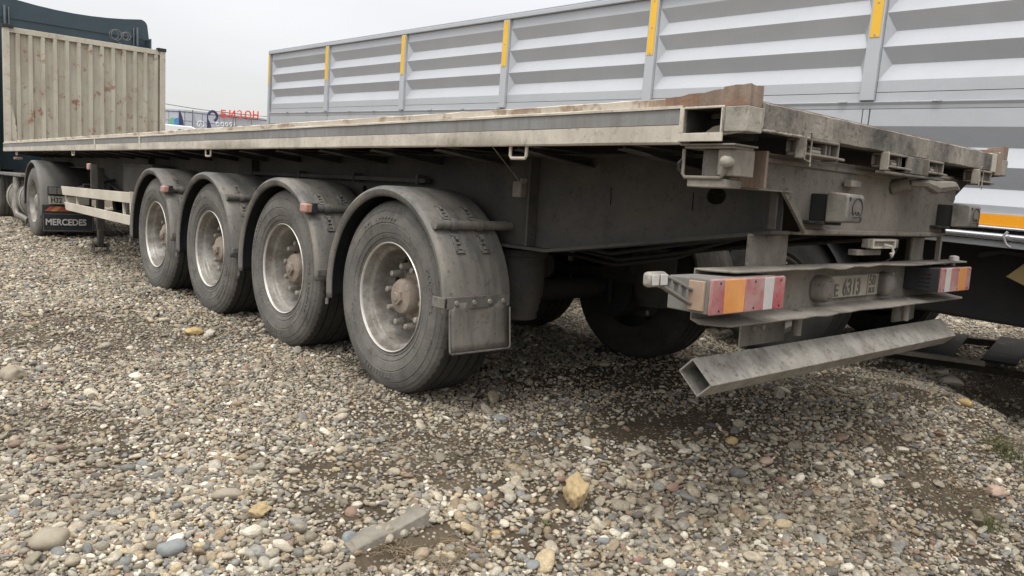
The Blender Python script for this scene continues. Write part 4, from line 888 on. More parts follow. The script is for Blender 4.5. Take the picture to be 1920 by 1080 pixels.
tg = MB().box(-1.12, -1.03, YB-.05, YB-.035, 1.52, 2.05); tgv = MB(); zs = yrange(1.48, 2.08, .04); vs_ = []
for z in zs:
    w_ = .075*(1-((z-1.48)/.62)**2)+random.uniform(0, .018); vs_ += [(-1.145, YB-.030, z), (-1.145+w_, YB-.030, z), (-1.145+w_, YB-.026, z), (-1.145, YB-.026, z)]
tgv.add(vs_, [(k*4+i, k*4+(i+1) % 4, (k+1)*4+(i+1) % 4, (k+1)*4+i) for k in range(len(zs)-1) for i in range(4)]); tgv.build('torn_gusset', M['bulkp'], HB, smooth=0)
# right rail stop
MB().box(1.19, 1.225, YB-.055, YB-.045, 1.50, 1.80).build('reflector', M['rusty'], HB, smooth=0)

# ================================================================== TRACTOR TRUCK
TR = thing('tractor_truck', 'dark teal tractor truck coupled to the flatbed, with MERCEDES mud flap behind its rear wheel', 'truck')
gz = .13
def tr_wheel(x, y, sd_, tag_):
    w = bpy.data.objects.new('wheel', None); COL.objects.link(w); w.parent = TR; w.location = (x, y, gz+.50); w.rotation_euler = (0, 0, 0 if sd_ < 0 else math.pi)
    pr = [(.29, -.10), (.295, -.125), (.31, -.135), (.36, -.143), (.43, -.14), (.47, -.125), (.49, -.105), (.497, -.09), (.497, -.04), (.485, -.036), (.485, -.028), (.497, -.024), (.497, .024), (.485, .028), (.485, .036), (.497, .04), (.497, .09), (.47, .125), (.36, .143), (.30, .12)]
    t_ = MB().lathe(pr, 'x', seg=64); t_.f = [f for f in t_.f if len(f) == 4]; t_.build('tyre', M['tyre'], w)
    if tag_ == 'front': rp = [(.29, -.128), (.282, -.12), (.27, -.09), (.25, -.085), (.22, -.10), (.15, -.135), (.11, -.14), (.10, -.18), (.06, -.19), (0, -.19)]
    else: rp = [(.29, -.128), (.282, -.12), (.27, -.09), (.255, -.07), (.25, .02), (.22, .06), (.15, .08), (.12, .08), (.115, -.09), (.09, -.105), (0, -.11)]
    MB().lathe(rp, 'x', seg=48, caps=False).build('rim', M['rim'], w)
    return w
for sd_ in (-1, 1):
    tr_wheel(sd_*1.08, 11.42, sd_, 'rear'); tr_wheel(sd_*.76, 11.42, sd_, 'rear'); tr_wheel(sd_*1.02, 15.15, sd_, 'front')
    rt_ = bpy.data.objects.new('rear_mudguard', None); COL.objects.link(rt_); rt_.parent = TR; rt_.location = (0, 11.42, gz+.5)
    prof = [(.545, 1.225), (.565, 1.23), (.58, 1.215), (.585, 1.19), (.585, .60)]; vs_ = []; ts = arc_pts(-5, 200, 36)
    for t in ts:
        for r_, x_ in prof: vs_.append((sd_*x_, r_*math.cos(t), r_*math.sin(t)))
    MB().add(vs_, [(k*5+i, k*5+i+1, (k+1)*5+i+1, (k+1)*5+i) for k in range(36) for i in range(4)]).build('guard_shell', M['tgrey'], rt_, smooth=40, solid=.01)
    fy = 10.82
    fl_ = MB().box(sd_*1.215, sd_*.575, fy, fy+.01, .25, .62).build('mud_flap', M['black'], TR, bevel=.004)
    if sd_ < 0:
        fr_ = MB(); z0, z1, a_, b_ = .262, .50, -1.203, -.587
        for bx_ in ((a_, b_, z0, z0+.006), (a_, b_, z1-.006, z1), (a_, a_+.006, z0, z1), (b_-.006, b_, z0, z1)): fr_.box(bx_[0], bx_[1], fy-.003, fy-.0005, bx_[2], bx_[3])
        fr_.build('flap_border', M['tgrey'], fl_, smooth=0)
        text_part('MERCEDES', .120, M['white'], fl_, 'flap_letters', (-1.18, fy-.003, .345), (math.pi/2, 0, 0), .0015, xs=.88, bold=.003)
        for k in range(4):
            x0 = -1.19+k*.145; MB().prism([(x0, .535), (x0+.07, .535), (x0+.142, .600), (x0+.072, .600)], 'y', fy-.004, fy-.0005).build('reflector', M['reflect'], fl_, smooth=0)
            MB().prism([(x0+.0725, .535), (x0+.1425, .535), (x0+.2145, .600), (x0+.1445, .600)], 'y', fy-.004, fy-.0005).build('reflector', M['lora'] if k % 2 == 0 else M['reflect'], fl_, smooth=0)
    else: text_part('MERCEDES', .120, M['white'], fl_, 'flap_letters', (.605, fy-.003, .345), (math.pi/2, 0, 0), .0015, xs=.88, bold=.003)
    lmp = MB().box(sd_*1.15, sd_*.72, fy-.06, fy+.02, .755, .875); lo3 = lmp.build('rear_lamp', M['black'], TR, bevel=.01)
    for k in range(4): MB().box(sd_*(1.14-k*.1), sd_*(1.05-k*.1), fy-.066, fy-.0605, .77, .86).build('lens', [M['lora'], M['lred'], M['lred'], M['lwhi']][k] if sd_ > 0 else M['tgrey'], lo3, bevel=.003)
np_ = MB().box(-1.14, -.64, 10.79, 10.80, .635, .745).build('number_plate', M['cream'], TR, bevel=.004)
text_part('Н32', .095, M['black'], np_, 'plate_letters', (-1.12, 10.787, .655), (math.pi/2, 0, 0), .0015, xs=.85, bold=.002)
chs = MB()
for s_ in (-1, 1): chs.box(s_*.36, s_*.44, 10.55, 16.0, .72, .98)
for y in (10.6, 12.3, 13.6): chs.box(-.358, .358, y, y+.1, .74, .96)
chs.build('chassis_rail', M['dark'], TR, bevel=.004)
fw_ = MB().lathe([(0, 1.10), (.46, 1.10), (.46, 1.14), (0, 1.14)], 'z', (0, 11.9, 0), 32); fw_.box(-.4, .4, 11.6, 12.2, .985, 1.098); fw_.build('fifth_wheel', M['dark'], TR)
tn = MB().tube([(-.88, 12.35, .62), (-.88, 13.75, .62)], .31, 28); tn.build('fuel_tank', M['tgrey'], TR, bevel=.02)
st_ = MB()
for y in (12.55, 13.05, 13.55): st_.lathe([(.315, y-.03), (.322, y-.03), (.322, y+.03), (.315, y+.03)], 'y', (-.88, 0, .62), 28, closed=True)
st_.build('tank_strap', M['bulkp'], TR)
MB().box(-1.22, -.6, 12.28, 14.3, .96, 1.01).build('side_fairing', M['tgrey'], TR, bevel=.01)
ex = MB().tube([(-1.16, 12.9, .95), (-1.19, 12.9, .48), (-1.17, 12.85, .36), (-1.06, 12.6, .30)], .055, 14); ex.build('exhaust_pipe', M['rim'], TR, smooth=50)
MB().lathe([(.0, 12.05), (.12, 12.05), (.12, 12.28), (0, 12.28)], 'y', (-.98, 0, .32), 18).build('air_tank', M['silver'], TR, smooth=50)
# cab: lofted shell, roof bows up to a spoiler with rounded ends
def loft(secs, name, m, parent, smooth=40):
    n = len(secs[0][1]); vs_ = [(x, y, z) for y, pts in secs for x, z in pts]
    fs = [(k*n+i, k*n+(i+1) % n, (k+1)*n+(i+1) % n, (k+1)*n+i) for k in range(len(secs)-1) for i in range(n)]+[tuple(range(n)), tuple(range((len(secs)-1)*n, len(secs)*n))]
    return MB().add(vs_, fs).build(name, m, parent, smooth=smooth, bevel=.0)
def sect(hw, z0, z1, r, crown=.0, tuck=0):
    pts = [(-hw, z0), (hw, z0)]
    for k in range(7):
        t = math.pi/2*k/6; pts.append((hw-tuck-r+r*math.cos(t), z1-r+r*math.sin(t)))
    for k in range(1, 8): 
        u = k/8; pts.append(((hw-tuck-r)*(1-2*u), z1+crown*4*u*(1-u)))
    for k in range(7):
        t = math.pi/2+math.pi/2*k/6; pts.append((-hw+tuck+r+r*math.cos(t), z1-r+r*math.sin(t)))
    return pts
loft([(14.512, sect(1.205, 1.05, 3.60, .08)), (15.4, sect(1.25, 1.05, 3.50, .14)), (16.55, sect(1.25, .75, 3.40, .14)), (16.80, sect(1.22, .55, 3.1, .25)), (16.86, sect(1.15, .5, 2.4, .25))], 'cab_body', M['teal'], TR)
loft([(14.50, sect(1.262, 3.585, 3.945, .12, -.10, .03)), (14.9, sect(1.262, 3.585, 3.96, .14, -.06, .03)), (15.6, sect(1.2, 3.56, 3.88, .18, .0, .05)), (16.3, sect(1.08, 3.53, 3.70, .10, .03, .05)), (16.6, sect(.95, 3.505, 3.55, .02, .01, .01))], 'roof_fairing', M['teal'], TR)
for s_ in (-1, 1):
    MB().prism([(s_*1.185, 14.2), (s_*1.215, 14.2), (s_*1.245, 14.61), (s_*1.215, 14.61)], 'z', .9, 3.58).build('side_deflector', M['teal'], TR, bevel=.008)
    MB().box(s_*1.06, s_*1.03, 14.45, 14.49, 3.45, 3.78).build('fairing_strip', M['cab_strip'], TR, bevel=.004); MB().box(s_*.99, s_*.975, 14.46, 14.49, 3.40, 3.76).build('fairing_strip', M['cab_strip'], TR, bevel=.004)  # paler upright strips on the back of the fairing
    MB().box(s_*1.252, s_*1.258, 15.5, 16.3, 2.0, 2.8).build('side_window', M['glass'], TR, bevel=.01)
MB().box(-1.05, 1.05, 16.862, 16.875, 1.75, 2.75).build('windscreen', M['glass'], TR, bevel=.02)
cl_ = MB()
for k, (cx2, rr2) in enumerate(((.60, .075), (.64, .085), (.77, .06), (.80, .065))):
    cl_.tube([(cx2+rr2*math.cos(t), 14.3-.02*k, 3.56+rr2*1.1*math.sin(t)) for t in [2*math.pi*q/22 for q in range(23)]], .0055, 6)
cl_.tube([(.7, 14.3, 3.44), (.7, 14.3, 3.30)], .012, 6); cl_.build('hose_coil', M['tgrey'], TR, smooth=50)

# ================================================================== GREY GRAIN TRAILER
GT = thing('grain_trailer', 'new light grey grain trailer with ribbed side panels and yellow-taped posts, right behind the flatbed', 'trailer', (1.9, 0, 0), (math.atan(.030), 0, 0))
FRONT, PY = 10.69, [1.14, 3.06, 4.98, 6.88, 8.79]
posts = [-4.62, -2.70, -.78]+PY
bays = list(zip(posts, posts[1:]))+[(8.79, 10.66)]
tiers_u = [(2.775, 0), (2.665, 0), (2.553, .052), (2.445, 0), (2.330, .052), (2.222, 0), (2.112, .052), (2.000, 0)]
def ribbed(y0, y1, levels, name, top, bot):
    # plate pressed into V grooves; groove ends closed by slanted cheeks
    lv = [(top, 0)]+levels+[(bot, 0)]; m_ = MB(); ch = .055
    ca = [(y0, z, 0) for z, d in lv]; cb2 = [(y0+ch*(d/.052 if d else 0)+.0005, z, d) for z, d in lv]; cc = [(y1-ch*(d/.052 if d else 0)-.0005, z, d) for z, d in lv]; cd_ = [(y1, z, 0) for z, d in lv]
    n = len(lv); vs_ = [(d, y, z) for col_ in (ca, cb2, cc, cd_) for y, z, d in col_]
    m_.add(vs_, [(c*n+i, c*n+i+1, (c+1)*n+i+1, (c+1)*n+i) for c in range(3) for i in range(n-1)])
    o = m_.build(name, M['grain'], GT, smooth=0); md = o.modifiers.new('solid', 'SOLIDIFY'); md.thickness = .004; md.offset = -1
    return o
for y0, y1 in bays:
    ribbed(y0+.052, y1-.052, tiers_u[1:], 'side_panel', 2.752, 1.925)
    b_ = MB().box(.0, .02, y0+.052, y1-.052, 1.868, 1.921); b_.build('lower_strip', M['grain'], GT, smooth=0)
    ribbed(y0+.028, y1-.028, [(1.795, 0), (1.715, 0), (1.700, .0), (1.575, .052), (1.455, 0), (1.325, .052), (1.225, 0)], 'lower_panel', 1.812, 1.182)
for y in posts:
    MB().box(-.030, .03, y-.048, y+.048, 1.868, 2.755).build('side_post', M['grain'], GT, bevel=.004, smooth=0)
    MB().box(-.034, -.0305, y-.034, y+.034, 2.285, 2.745).build('yellow_strip', M['yellow'], GT, smooth=0)
    MB().box(-.004, .02, y-.020, y+.020, 1.182, 1.811).build('lower_post', M['grain'], GT, smooth=0)
MB().box(-.03, .03, FRONT-.05, FRONT, 1.182, 2.755).build('side_post', M['yellow'] if False else M['grain'], GT, smooth=0, bevel=.004)
MB().box(-.034, -.0305, FRONT-.045, FRONT-.005, 2.285, 2.745).build('yellow_strip', M['yellow'], GT, smooth=0)
MB().box(-.035, .05, posts[0], FRONT, 2.756, 2.800).build('top_rail', M['grain'], GT, bevel=.006, smooth=0)
MB().tube([(-.02, posts[0], 2.806), (-.02, FRONT, 2.806)], .010, 8).build('tarpaulin_rod', M['grainf'], GT)
MB().prism([(-.002, 1.838), (-.012, 1.856), (-.012, 1.862), (0, 1.867), (.02, 1.867), (.02, 1.8155), (.002, 1.8155)], 'y', posts[0], FRONT).build('sill_rail', M['grain'], GT, smooth=0)
MB().box(.14, .15, posts[0], FRONT-.03, 1.18, 2.75).build('inner_skin', M['dark'], GT, smooth=0)
MB().box(.0, 2.4, FRONT-.02, FRONT, 1.18, 2.79).build('front_wall', M['grain'], GT, smooth=0)
MB().box(2.38, 2.42, posts[0], FRONT-.021, 1.0, 2.79).build('far_side_wall', M['grain'], GT, smooth=0)
MB().box(.01, 2.38, posts[0], posts[0]+.03, 1.18, 2.77).build('tail_gate', M['grain'], GT, smooth=0)
MB().box(.03, 2.38, posts[0]+.04, FRONT-.04, 1.14, 1.18).build('floor', M['grainf'], GT, smooth=0)
MB().box(-.012, .03, posts[0], 8.9, 1.082, 1.181).build('lower_sill', M['grain'], GT, bevel=.003, smooth=0)
MB().box(-.016, -.0125, posts[0], 8.9, 1.103, 1.172).build('reflective_strip', M['orange'], GT, smooth=0)
MB().tube([(-.03, posts[0], 1.092), (-.03, 8.9, 1.092)], .009, 8).build('lower_bead', M['silver'], GT)
MB().box(.02, .10, posts[0], 8.9, 1.00, 1.078).build('under_rail', M['dark'], GT, smooth=0)
MB().tube([(-.045, -4.6, 1.040), (-.045, .78, 1.040)], .020, 14).build('tarpaulin_tube', M['silver'], GT, smooth=60)
MB().box(-.03, .10, -4.6, .80, .975, 1.010).build('wing_profile', M['grain'], GT, bevel=.004)
MB().tube([(-.075, .15, 1.075), (-.082, .17, 1.045), (-.075, .15, 1.00), (-.06, .13, .985)], .008, 8).build('tie_hook', M['silver'], GT, smooth=50)
for k in range(24):
    yk = -4.3+k*.62; MB().prism([(-.013, 1.853), (-.026, 1.858), (-.026, 1.866), (-.013, 1.871)], 'y', yk, yk+.055).build('side_latch', M['silver'], GT, smooth=0)
for y in posts:
    for zz in (2.30, 2.51, 2.73): MB().lathe([(.0, -.0375), (.006, -.0372), (.0075, -.0345)], 'x', (0, y, zz), 8).build('rivet', M['grainf'], GT, smooth=0)
gch = MB()
for s_ in (.75, 1.65): gch.box(s_-.05, s_+.05, posts[0], 9.5, .72, 1.12)
for k in range(12): gch.box(.8, 1.6, posts[0]+.5+k*1.1, posts[0]+.6+k*1.1, .76, 1.1)
gch.build('chassis', M['dark'], GT, bevel=.004)
gw = []
for y in (1.72, 3.05, 8.2):
    for s_ in (-1, 1):
        w = bpy.data.objects.new('wheel', None); COL.objects.link(w); w.parent = GT; w.location = (1.2+s_*.93, y, .50-.03*y); w.rotation_euler = (-math.atan(.03), 0, 0 if s_ < 0 else math.pi)
        t_ = MB().lathe([(.29, -.14), (.30, -.165), (.33, -.18), (.345, -.177), (.40, -.19), (.44, -.187), (.48, -.17), (.50, -.15), (.505, -.13), (.505, -.06), (.49, -.055), (.49, -.045), (.505, -.04), (.505, .04), (.49, .045), (.49, .055), (.505, .06), (.505, .13), (.48, .17), (.40, .19), (.30, .16)], 'x', seg=64)
        t_.f = [f for f in t_.f if len(f) == 4]; t_.build('tyre', M['tread'], w)
        MB().lathe([(.298, -.165), (.285, -.16), (.27, -.12), (.255, -.10), (.25, 0), (.13, .01), (.11, -.10), (.0, -.11)], 'x', seg=40, caps=False).build('rim', M['rim'], w)
        rt_ = bpy.data.objects.new('mudguard', None); COL.objects.link(rt_); rt_.parent = w
        ts = arc_pts(10, 170, 20); vs_ = []
        for t in ts:
            for x_ in (-.22, .2): vs_.append((x_, .58*math.cos(t), .58*math.sin(t)))
        MB().add(vs_, [(k*2, k*2+1, k*2+3, k*2+2) for k in range(20)]).build('guard_shell', M['black'], rt_, smooth=60, solid=.006)
    MB().tube([(.3, y, .50-.03*y), (2.1, y, .50-.03*y)], .07, 12).build('axle', M['dark'], GT)
MB().prism([(.02, .80), (.20, .86), (.02, .94), (-.35, .98), (-.35, .72)], 'x', .02, .05).build('chock', M['yellow'], GT, bevel=.003) if False else None
MB().prism([(.155, .80), (.03, .935), (-.30, 1.0), (-.30, .62)], 'x', .04, .07).build('yellow_flap', M['dull'], GT, bevel=.003)
MB().box(.32, .95, -3.2, .80, .47, 1.06).build('dark_filler_near', M['dark'], GT, bevel=.02)  # added dark box, stands in for the darkness under the trailer
MB().box(1.2, 2.1, -3.4, .70, .42, 1.0).build('dark_filler_far', M['dark'], GT, bevel=.02)  # second added box, fills the dark gap further in
MB().tube([(.15, -.25, .93), (.12, .22, .95), (.12, .35, .91)], .02, 8).build('air_hose', M['dark'], GT, smooth=50)
# ================================================================== THINGS BEHIND THE YARD
WH = thing('warehouse', 'pale blue-grey panelled warehouse far behind with a red БИЗОН sign on its roof edge', 'building', (0, 0, 0))
# long wall runs roughly along x at y=90, short end turns away on the left
wx0, wx1, wy, wz = 27.6, 66, 90, 8.15
def cladding(x0, y0, x1, y1, nb, z0, zs):
    dx, dy = (x1-x0)/nb, (y1-y0)/nb; l = math.hypot(dx, dy); u = (dx/l, dy/l); n_ = (u[1], -u[0])
    for b in range(nb):
        for r_ in range(len(zs)-1):
            a = (x0+dx*b+u[0]*.03, y0+dy*b+u[1]*.03); c = (x0+dx*(b+1)-u[0]*.03, y0+dy*(b+1)-u[1]*.03)
            za, zb_ = zs[r_]+.03, zs[r_+1]-.03
            v = [(a[0], a[1], za), (c[0], c[1], za), (c[0], c[1], zb_), (a[0], a[1], zb_)]
            v2 = [(p[0]+n_[0]*.05, p[1]+n_[1]*.05, p[2]) for p in v]
            MB().add(v2+v, [(0, 1, 2, 3), (0, 4, 5, 1), (1, 5, 6, 2), (2, 6, 7, 3), (3, 7, 4, 0)]).build('panel', M['clad'], WH, smooth=0)
zs = [0, 2.2, 3.6, 4.8, 6.0, 7.1, 8.1]
cladding(wx0, wy, wx1, wy, 20, 0, zs)
cladding(18.6, 99, wx0, wy, 7, 0, zs)
MB().prism([(wx0, wy+.06), (wx1, wy+.06), (wx1, 112), (18.6, 112), (18.6, 99.06)], 'z', 0, 8.12).build('wall', M['cladd'], WH, smooth=0)
MB().prism([(wx0-.1, wy-.1), (wx1+.1, wy-.1), (wx1, 112), (18.5, 112), (18.5, 99)], 'z', 8.13, 8.32).build('roof', M['clad'], WH, smooth=0)
sg = MB().tube([(31.4, 89.8, 8.55), (36.8, 89.8, 8.55)], .04, 4); sg.build('sign_rail', M['cladd'], WH)
def px_at(px, py, y):   # point on the plane y=const seen at a given place in the photograph, used only to site far things
    d = fw+r2*((px-960)/FPX)-u2*((py-540)/FPX); t = (y-CAM.y)/d.y; return CAM+d*t
p0 = px_at(413, 224, 89.6); p1 = px_at(487, 226, 89.6)
sign_w = p1.x-p0.x; k_ = sign_w/5
for i, ch_ in enumerate('БИЗОН'):
    text_part(ch_, 1.24, M['sred'], WH, 'sign_letter', (p0.x+i*k_, 89.6, p0.z+(p1.z-p0.z)*i/5+.22), (math.pi/2, 0, 0), .05, xs=.94, bold=0 if ch_ == 'З' else .014)
p = px_at(326, 236, 89.7)
MB().prism([(p.x-.42, p.z), (p.x-.02, p.z+.05), (p.x-.05, p.z+1.0), (p.x-.42, p.z+.75)], 'y', 89.7, 89.8).build('logo_panel', M['grn'], WH, smooth=0)
MB().prism([(p.x+.03, p.z+.05), (p.x+.5, p.z+.15), (p.x+.5, p.z+.95), (p.x+.03, p.z+.8)], 'y', 89.7, 89.8).build('logo_panel', M['blu'], WH, smooth=0)
for i, (cx1, w1) in enumerate(((376, 11), (398, 0), (408, 5), (417, 5), (425, 4), (433, 4), (438, 3))):
    if not w1: continue
    p = px_at(cx1, 233, 89.5); s_ = w1*.034
    lt = MB().tube([(p.x+s_*math.cos(t), 89.5, p.z+(.36 if i == 0 else .20)*math.sin(t)) for t in [2*math.pi*q/20 for q in range(21)]], .045, 6)
    if i == 0: lt.tube([(p.x-.2, 89.45, p.z-.25), (p.x, 89.45, p.z+.22), (p.x+.2, 89.45, p.z-.25)], .045, 6)
    lt.build('wall_emblem', M['wht'], WH, smooth=50)
for i in range(8):
    MB().box(29+i*4.3, 31.2+i*4.3, 89.93, 89.96, .1, 3.3).build('window', M['glass'], WH, smooth=0)
def feather(px, top, bot, y, wpx, m, label):
    a = px_at(px, bot, y); b = px_at(px, top, y); s_ = wpx*.045
    r = thing('feather_flag', label, 'flag', (a.x, y, 0), group='feather flags behind the yard')
    H_ = b.z; MB().tube([(0, 0, 0), (0, 0, H_)], .03, 6).build('pole', M['cable'], r)
    pts = [(.02, a.z-.3), (.02, H_)]; n = 10
    for k in range(1, n+1):
        u = k/n; pts.append((.02+s_*math.sin(u*math.pi*.55)**.8, H_-(H_-a.z+.3)*u**1.1))
    MB().prism(pts, 'y', -.012, .012).build('flag_cloth', m, r, smooth=0)
feather(335.5, 207, 238, 60, 8, M['navy'], 'dark navy feather flag, nearest the green and blue logo on the warehouse')
feather(361, 206, 238, 62, 6, M['cladd'], 'pale grey feather flag between the two dark flags before the warehouse')
feather(437, 221, 238, 62, -2, M['navy'], 'small dark flag standing under the red rooftop letters')
hk = px_at(389, 240, 60); hz = px_at(389, 206, 60).z
r = thing('hook_flag', 'dark banner curled into a hook at its top, left of the red letters', 'flag', (hk.x, 60, 0))
cu = [(0, 0, 0), (0, 0, hz-.45)]+[(.35-.35*math.cos(t), 0, hz-.45+.42*math.sin(t)) for t in [math.radians(18*k) for k in range(1, 11)]]
MB().tube(cu, .05, 6).build('pole', M['navy'], r, smooth=50)
MB().tube([(.40-.33*math.cos(t), 0, hz-.42+.36*math.sin(t)) for t in [math.radians(8+17*k) for k in range(0, 15)]], .10, 8).build('curl', M['navy'], r, smooth=50)
MB().prism([(.0, hk.z-.4), (.42, hk.z-.4), (.22, hz-1.0), (0, hz-.6)], 'y', -.01, .01).build('flag_cloth', M['navy'], r, smooth=0)
a = px_at(250, 184, 120); b = px_at(560, 222, 120)
cbl = MB().tube([a.lerp(b, k/20)+Vector((0, 0, -.5*math.sin(math.pi*k/20))) for k in range(21)], .05, 5).build('overhead_cable', M['cable']); tag(cbl, 'thin overhead cable crossing the sky above the warehouse', 'cable')
for i, (pp, lab) in enumerate(((a, 'grey utility pole hidden behind the headboard, carrying the overhead cable'), (b, 'grey utility pole hidden behind the grain trailer, carrying the overhead cable'))):
    tag(MB().tube([(pp.x, pp.y, 0), (pp.x, pp.y, pp.z+.4)], [.16, .1], 10).build('utility_pole', M['cladd']), lab, 'pole')
# white van roof just above the deck line
vp = px_at(331, 238, 42)
V_ = thing('parked_van', 'white van parked beyond the flatbed, only its roof showing above the deck', 'van', (vp.x, 42, 0))
hv = vp.z+.05
MB().prism([(-1.6, .35), (1.9, .35), (1.95, .9), (1.2, 1.05), (.75, hv-.1), (.5, hv), (-1.35, hv), (-1.6, hv-.2)], 'y', -.85, .85).build('body', M['wht'], V_, bevel=.05)
MB().prism([(1.15, 1.1), (.76, hv-.2), (-.2, hv-.2), (-.2, 1.1)], 'y', -.86, -.851).build('side_window', M['glass'], V_, smooth=0)
for x in (-1.05, 1.25):
    for y in (-.86, .7): MB().lathe([(0, y), (.33, y), (.33, y+.18), (0, y+.18)], 'y', (x, 0, .33), 24).build('wheel', M['tread'], V_)

# ================================================================== ON THE GROUND
def hz_(x, y): return float(H(x, y))
# black steel ladder frame with a timber lying on it
LF = thing('steel_frame', 'black welded steel ladder frame lying on the soil under the grain trailer', 'frame', (0, 0, 0))
def slab_beam(a, b, w, h, name, m, parent, zoff=0):
    a = Vector(a); b = Vector(b); d = (b-a).normalized(); s_ = Vector((-d.y, d.x, 0)).normalized()*w/2; u_ = Vector((0, 0, h))
    v = [a-s_, a+s_, b+s_, b-s_]; v += [p+u_ for p in v]
    return MB().add(v, [(0, 1, 2, 3), (4, 5, 6, 7), (0, 1, 5, 4), (1, 2, 6, 5), (2, 3, 7, 6), (3, 0, 4, 7)]).build(name, m, parent, bevel=.004, smooth=0)
slab_beam((2.75, 1.42, .02), (3.55, -.10, -.06), .05, .05, 'frame_rail', M['sooty'], LF)
slab_beam((3.9, 1.75, .02), (5.1, .15, -.02), .09, .06, 'frame_rail', M['sooty'], LF)
for t in (.10, .36, .62, .88):
    a = Vector((2.75, 1.42, .085)).lerp(Vector((3.55, -.10, .08)), t); b = Vector((3.9, 1.75, .10)).lerp(Vector((5.1, .15, .10)), t)
    slab_beam(a-Vector((0, 0, .03)), b-Vector((0, 0, .03)), .24, .02, 'cross_bar', M['sooty'], LF)
tim = slab_beam((2.62, 1.36, .075), (3.08, .52, .045), .055, .035, 'timber', M['wood'], None); tag(tim, 'weathered timber batten lying along the edge of the black steel frame', 'timber')
# broken concrete slab sunk in the bank
cs = MB(); A = Vector((-2.235, .700, 0)); B = Vector((-1.880, .722, 0)); n = 16; vs_ = []
for k in range(n+1):
    u = k/n; p = A.lerp(B, u); t_ = hz_(p.x, p.y)+.020+.034*u+.004*math.sin(u*9)-(.02 if u > .93 else 0)+random.uniform(-.0015, .0015)
    if u > .88: t_ -= (u-.88)*.30
    j = random.uniform(-.002, .002)
    vs_ += [(p.x, p.y-.022+j, t_-.17), (p.x, p.y-.008+j, t_-.004), (p.x, p.y+.001+j, t_+.004*math.sin(u*6)), (p.x, p.y+.052+.012*math.sin(u*8), t_+.010), (p.x, p.y+.06, t_-.17)]
cs.add(vs_, [(k*5+i, k*5+(i+1) % 5, (k+1)*5+(i+1) % 5, (k+1)*5+i) for k in range(n) for i in range(5)]+[(0, 1, 2, 3, 4), tuple(range(n*5, n*5+5))])
tag(cs.build('concrete_slab', M['conc'], None, bevel=.003), 'broken grey concrete slab sunk on edge in the gravel bank', 'slab')
def rock(px, py, L_, W__, H__, yaw, m, label, seed, name='rock', sub=3, ang=.3, cat='rock', tilt=(0, 0)):
    d = fw+r2*((px-960)/FPX)-u2*((py-540)/FPX); t = -CAM.z/d.z; p = CAM+d*t
    for _ in range(12):
        t = (hz_(p.x, p.y)-CAM.z)/d.z; p = CAM+d*t
    o = bpy.data.objects.new(name, stone_mesh(name, seed, sub, ang, m, .30 if ang > .35 else .04)); COL.objects.link(o)
    o.location = (p.x, p.y, hz_(p.x, p.y)+H__*.33); f_ = 1.3 if px > 1100 else 1.12; o.scale = (L_/2*f_, W__/2*f_, H__/2*f_); o.rotation_euler = (tilt[0], tilt[1], yaw); tag(o, label, cat); return o
def solid_stone(name, c, c2):
    return mat(name, c, .75, dirt=c2, damt=.5, dscale=3, bump=.35, fine=25, var=.12)
SG = solid_stone('blue_grey_stone', (.20, .22, .225), (.28, .29, .28)); SP = solid_stone('pink_stone', (.50, .36, .28), (.42, .33, .28)); SW = solid_stone('pale_stone', (.50, .46, .38), (.38, .34, .28))
SR = solid_stone('red_stone', (.27, .13, .12), (.33, .2, .17)); ST = solid_stone('tan_stone', (.33, .29, .22), (.25, .22, .17)); SY = solid_stone('yellow_stone', (.50, .37, .17), (.38, .29, .16))
rock(1080, 945, .15, .085, .11, .95, M['ochre'], 'angular ochre rock, the largest yellow stone on the bank', 301, ang=.5, sub=4)
rock(484, 968, .085, .06, .055, .3, M['ochre'], 'lumpy yellow rock half buried left of the concrete slab', 302, ang=.5, sub=4)
rock(425, 934, .10, .062, .04, -.6, ST, 'large flat oval tan stone in the left foreground gravel', 303, 'stone', ang=.1, cat='stone')
rock(22, 710, .13, .10, .08, .2, ST, 'brown angular stone at the far left edge of the gravel', 304, ang=.45)
rock(363, 629, .11, .09, .06, .1, SY, 'pale yellow stone lying before the third wheel', 305, ang=.4)
rock(394, 632, .11, .085, .065, .8, SW, 'whitish angular stone beside the pale yellow one before the wheels', 306, ang=.4)
rock(1436, 855, .075, .050, .03, -.5, SP, 'smooth pink oval stone on the bank below the bumper bar', 307, 'stone', ang=.08, cat='stone')
rock(1373, 828, .065, .045, .03, .4, SY, 'irregular ochre stone just left above the smooth pink oval', 308, 'stone', ang=.45, cat='stone')
rock(1196, 1053, .034, .022, .018, -.6, SR, 'small dark red oval stone near the bottom edge', 309, 'stone', ang=.08, cat='stone')
rock(998, 1065, .055, .045, .03, .2, SG, 'round blue-grey stone at the bottom edge, middle', 310, 'stone', ang=.1, cat='stone')
rock(1132, 1017, .05, .038, .028, .1, SG, 'blue-grey stone below the angular ochre rock', 311, 'stone', ang=.1, cat='stone')
rock(893, 1010, .055, .038, .035, 1.2, ST, 'tall tan stone standing right of the concrete slab', 312, 'stone', ang=.15, cat='stone')
rock(930, 1005, .035, .026, .025, -.9, SY, 'orange-tan stone right of the tall tan one', 313, 'stone', ang=.15, cat='stone')
rock(1812, 762, .09, .055, .05, 1.2, SY, 'orange-yellow stone on the crest at the right', 314, 'stone', ang=.3, cat='stone')
rock(1785, 722, .17, .10, .07, -.5, SW, 'long pale stone on the crest below the timber', 315, ang=.35)
rock(1765, 700, .11, .08, .045, -.3, SW, 'cream oval stone on the crest nearest the steel frame', 316, 'stone', ang=.1, cat='stone')
rock(1870, 908, .10, .075, .05, -.5, SP, 'broad pinkish stone at the right edge near the grass', 317, ang=.4)
rock(936, 787, .075, .045, .03, -1.0, SG, 'flat blue-grey stone on the brown soil behind the last wheel', 318, 'stone', ang=.25, cat='stone')
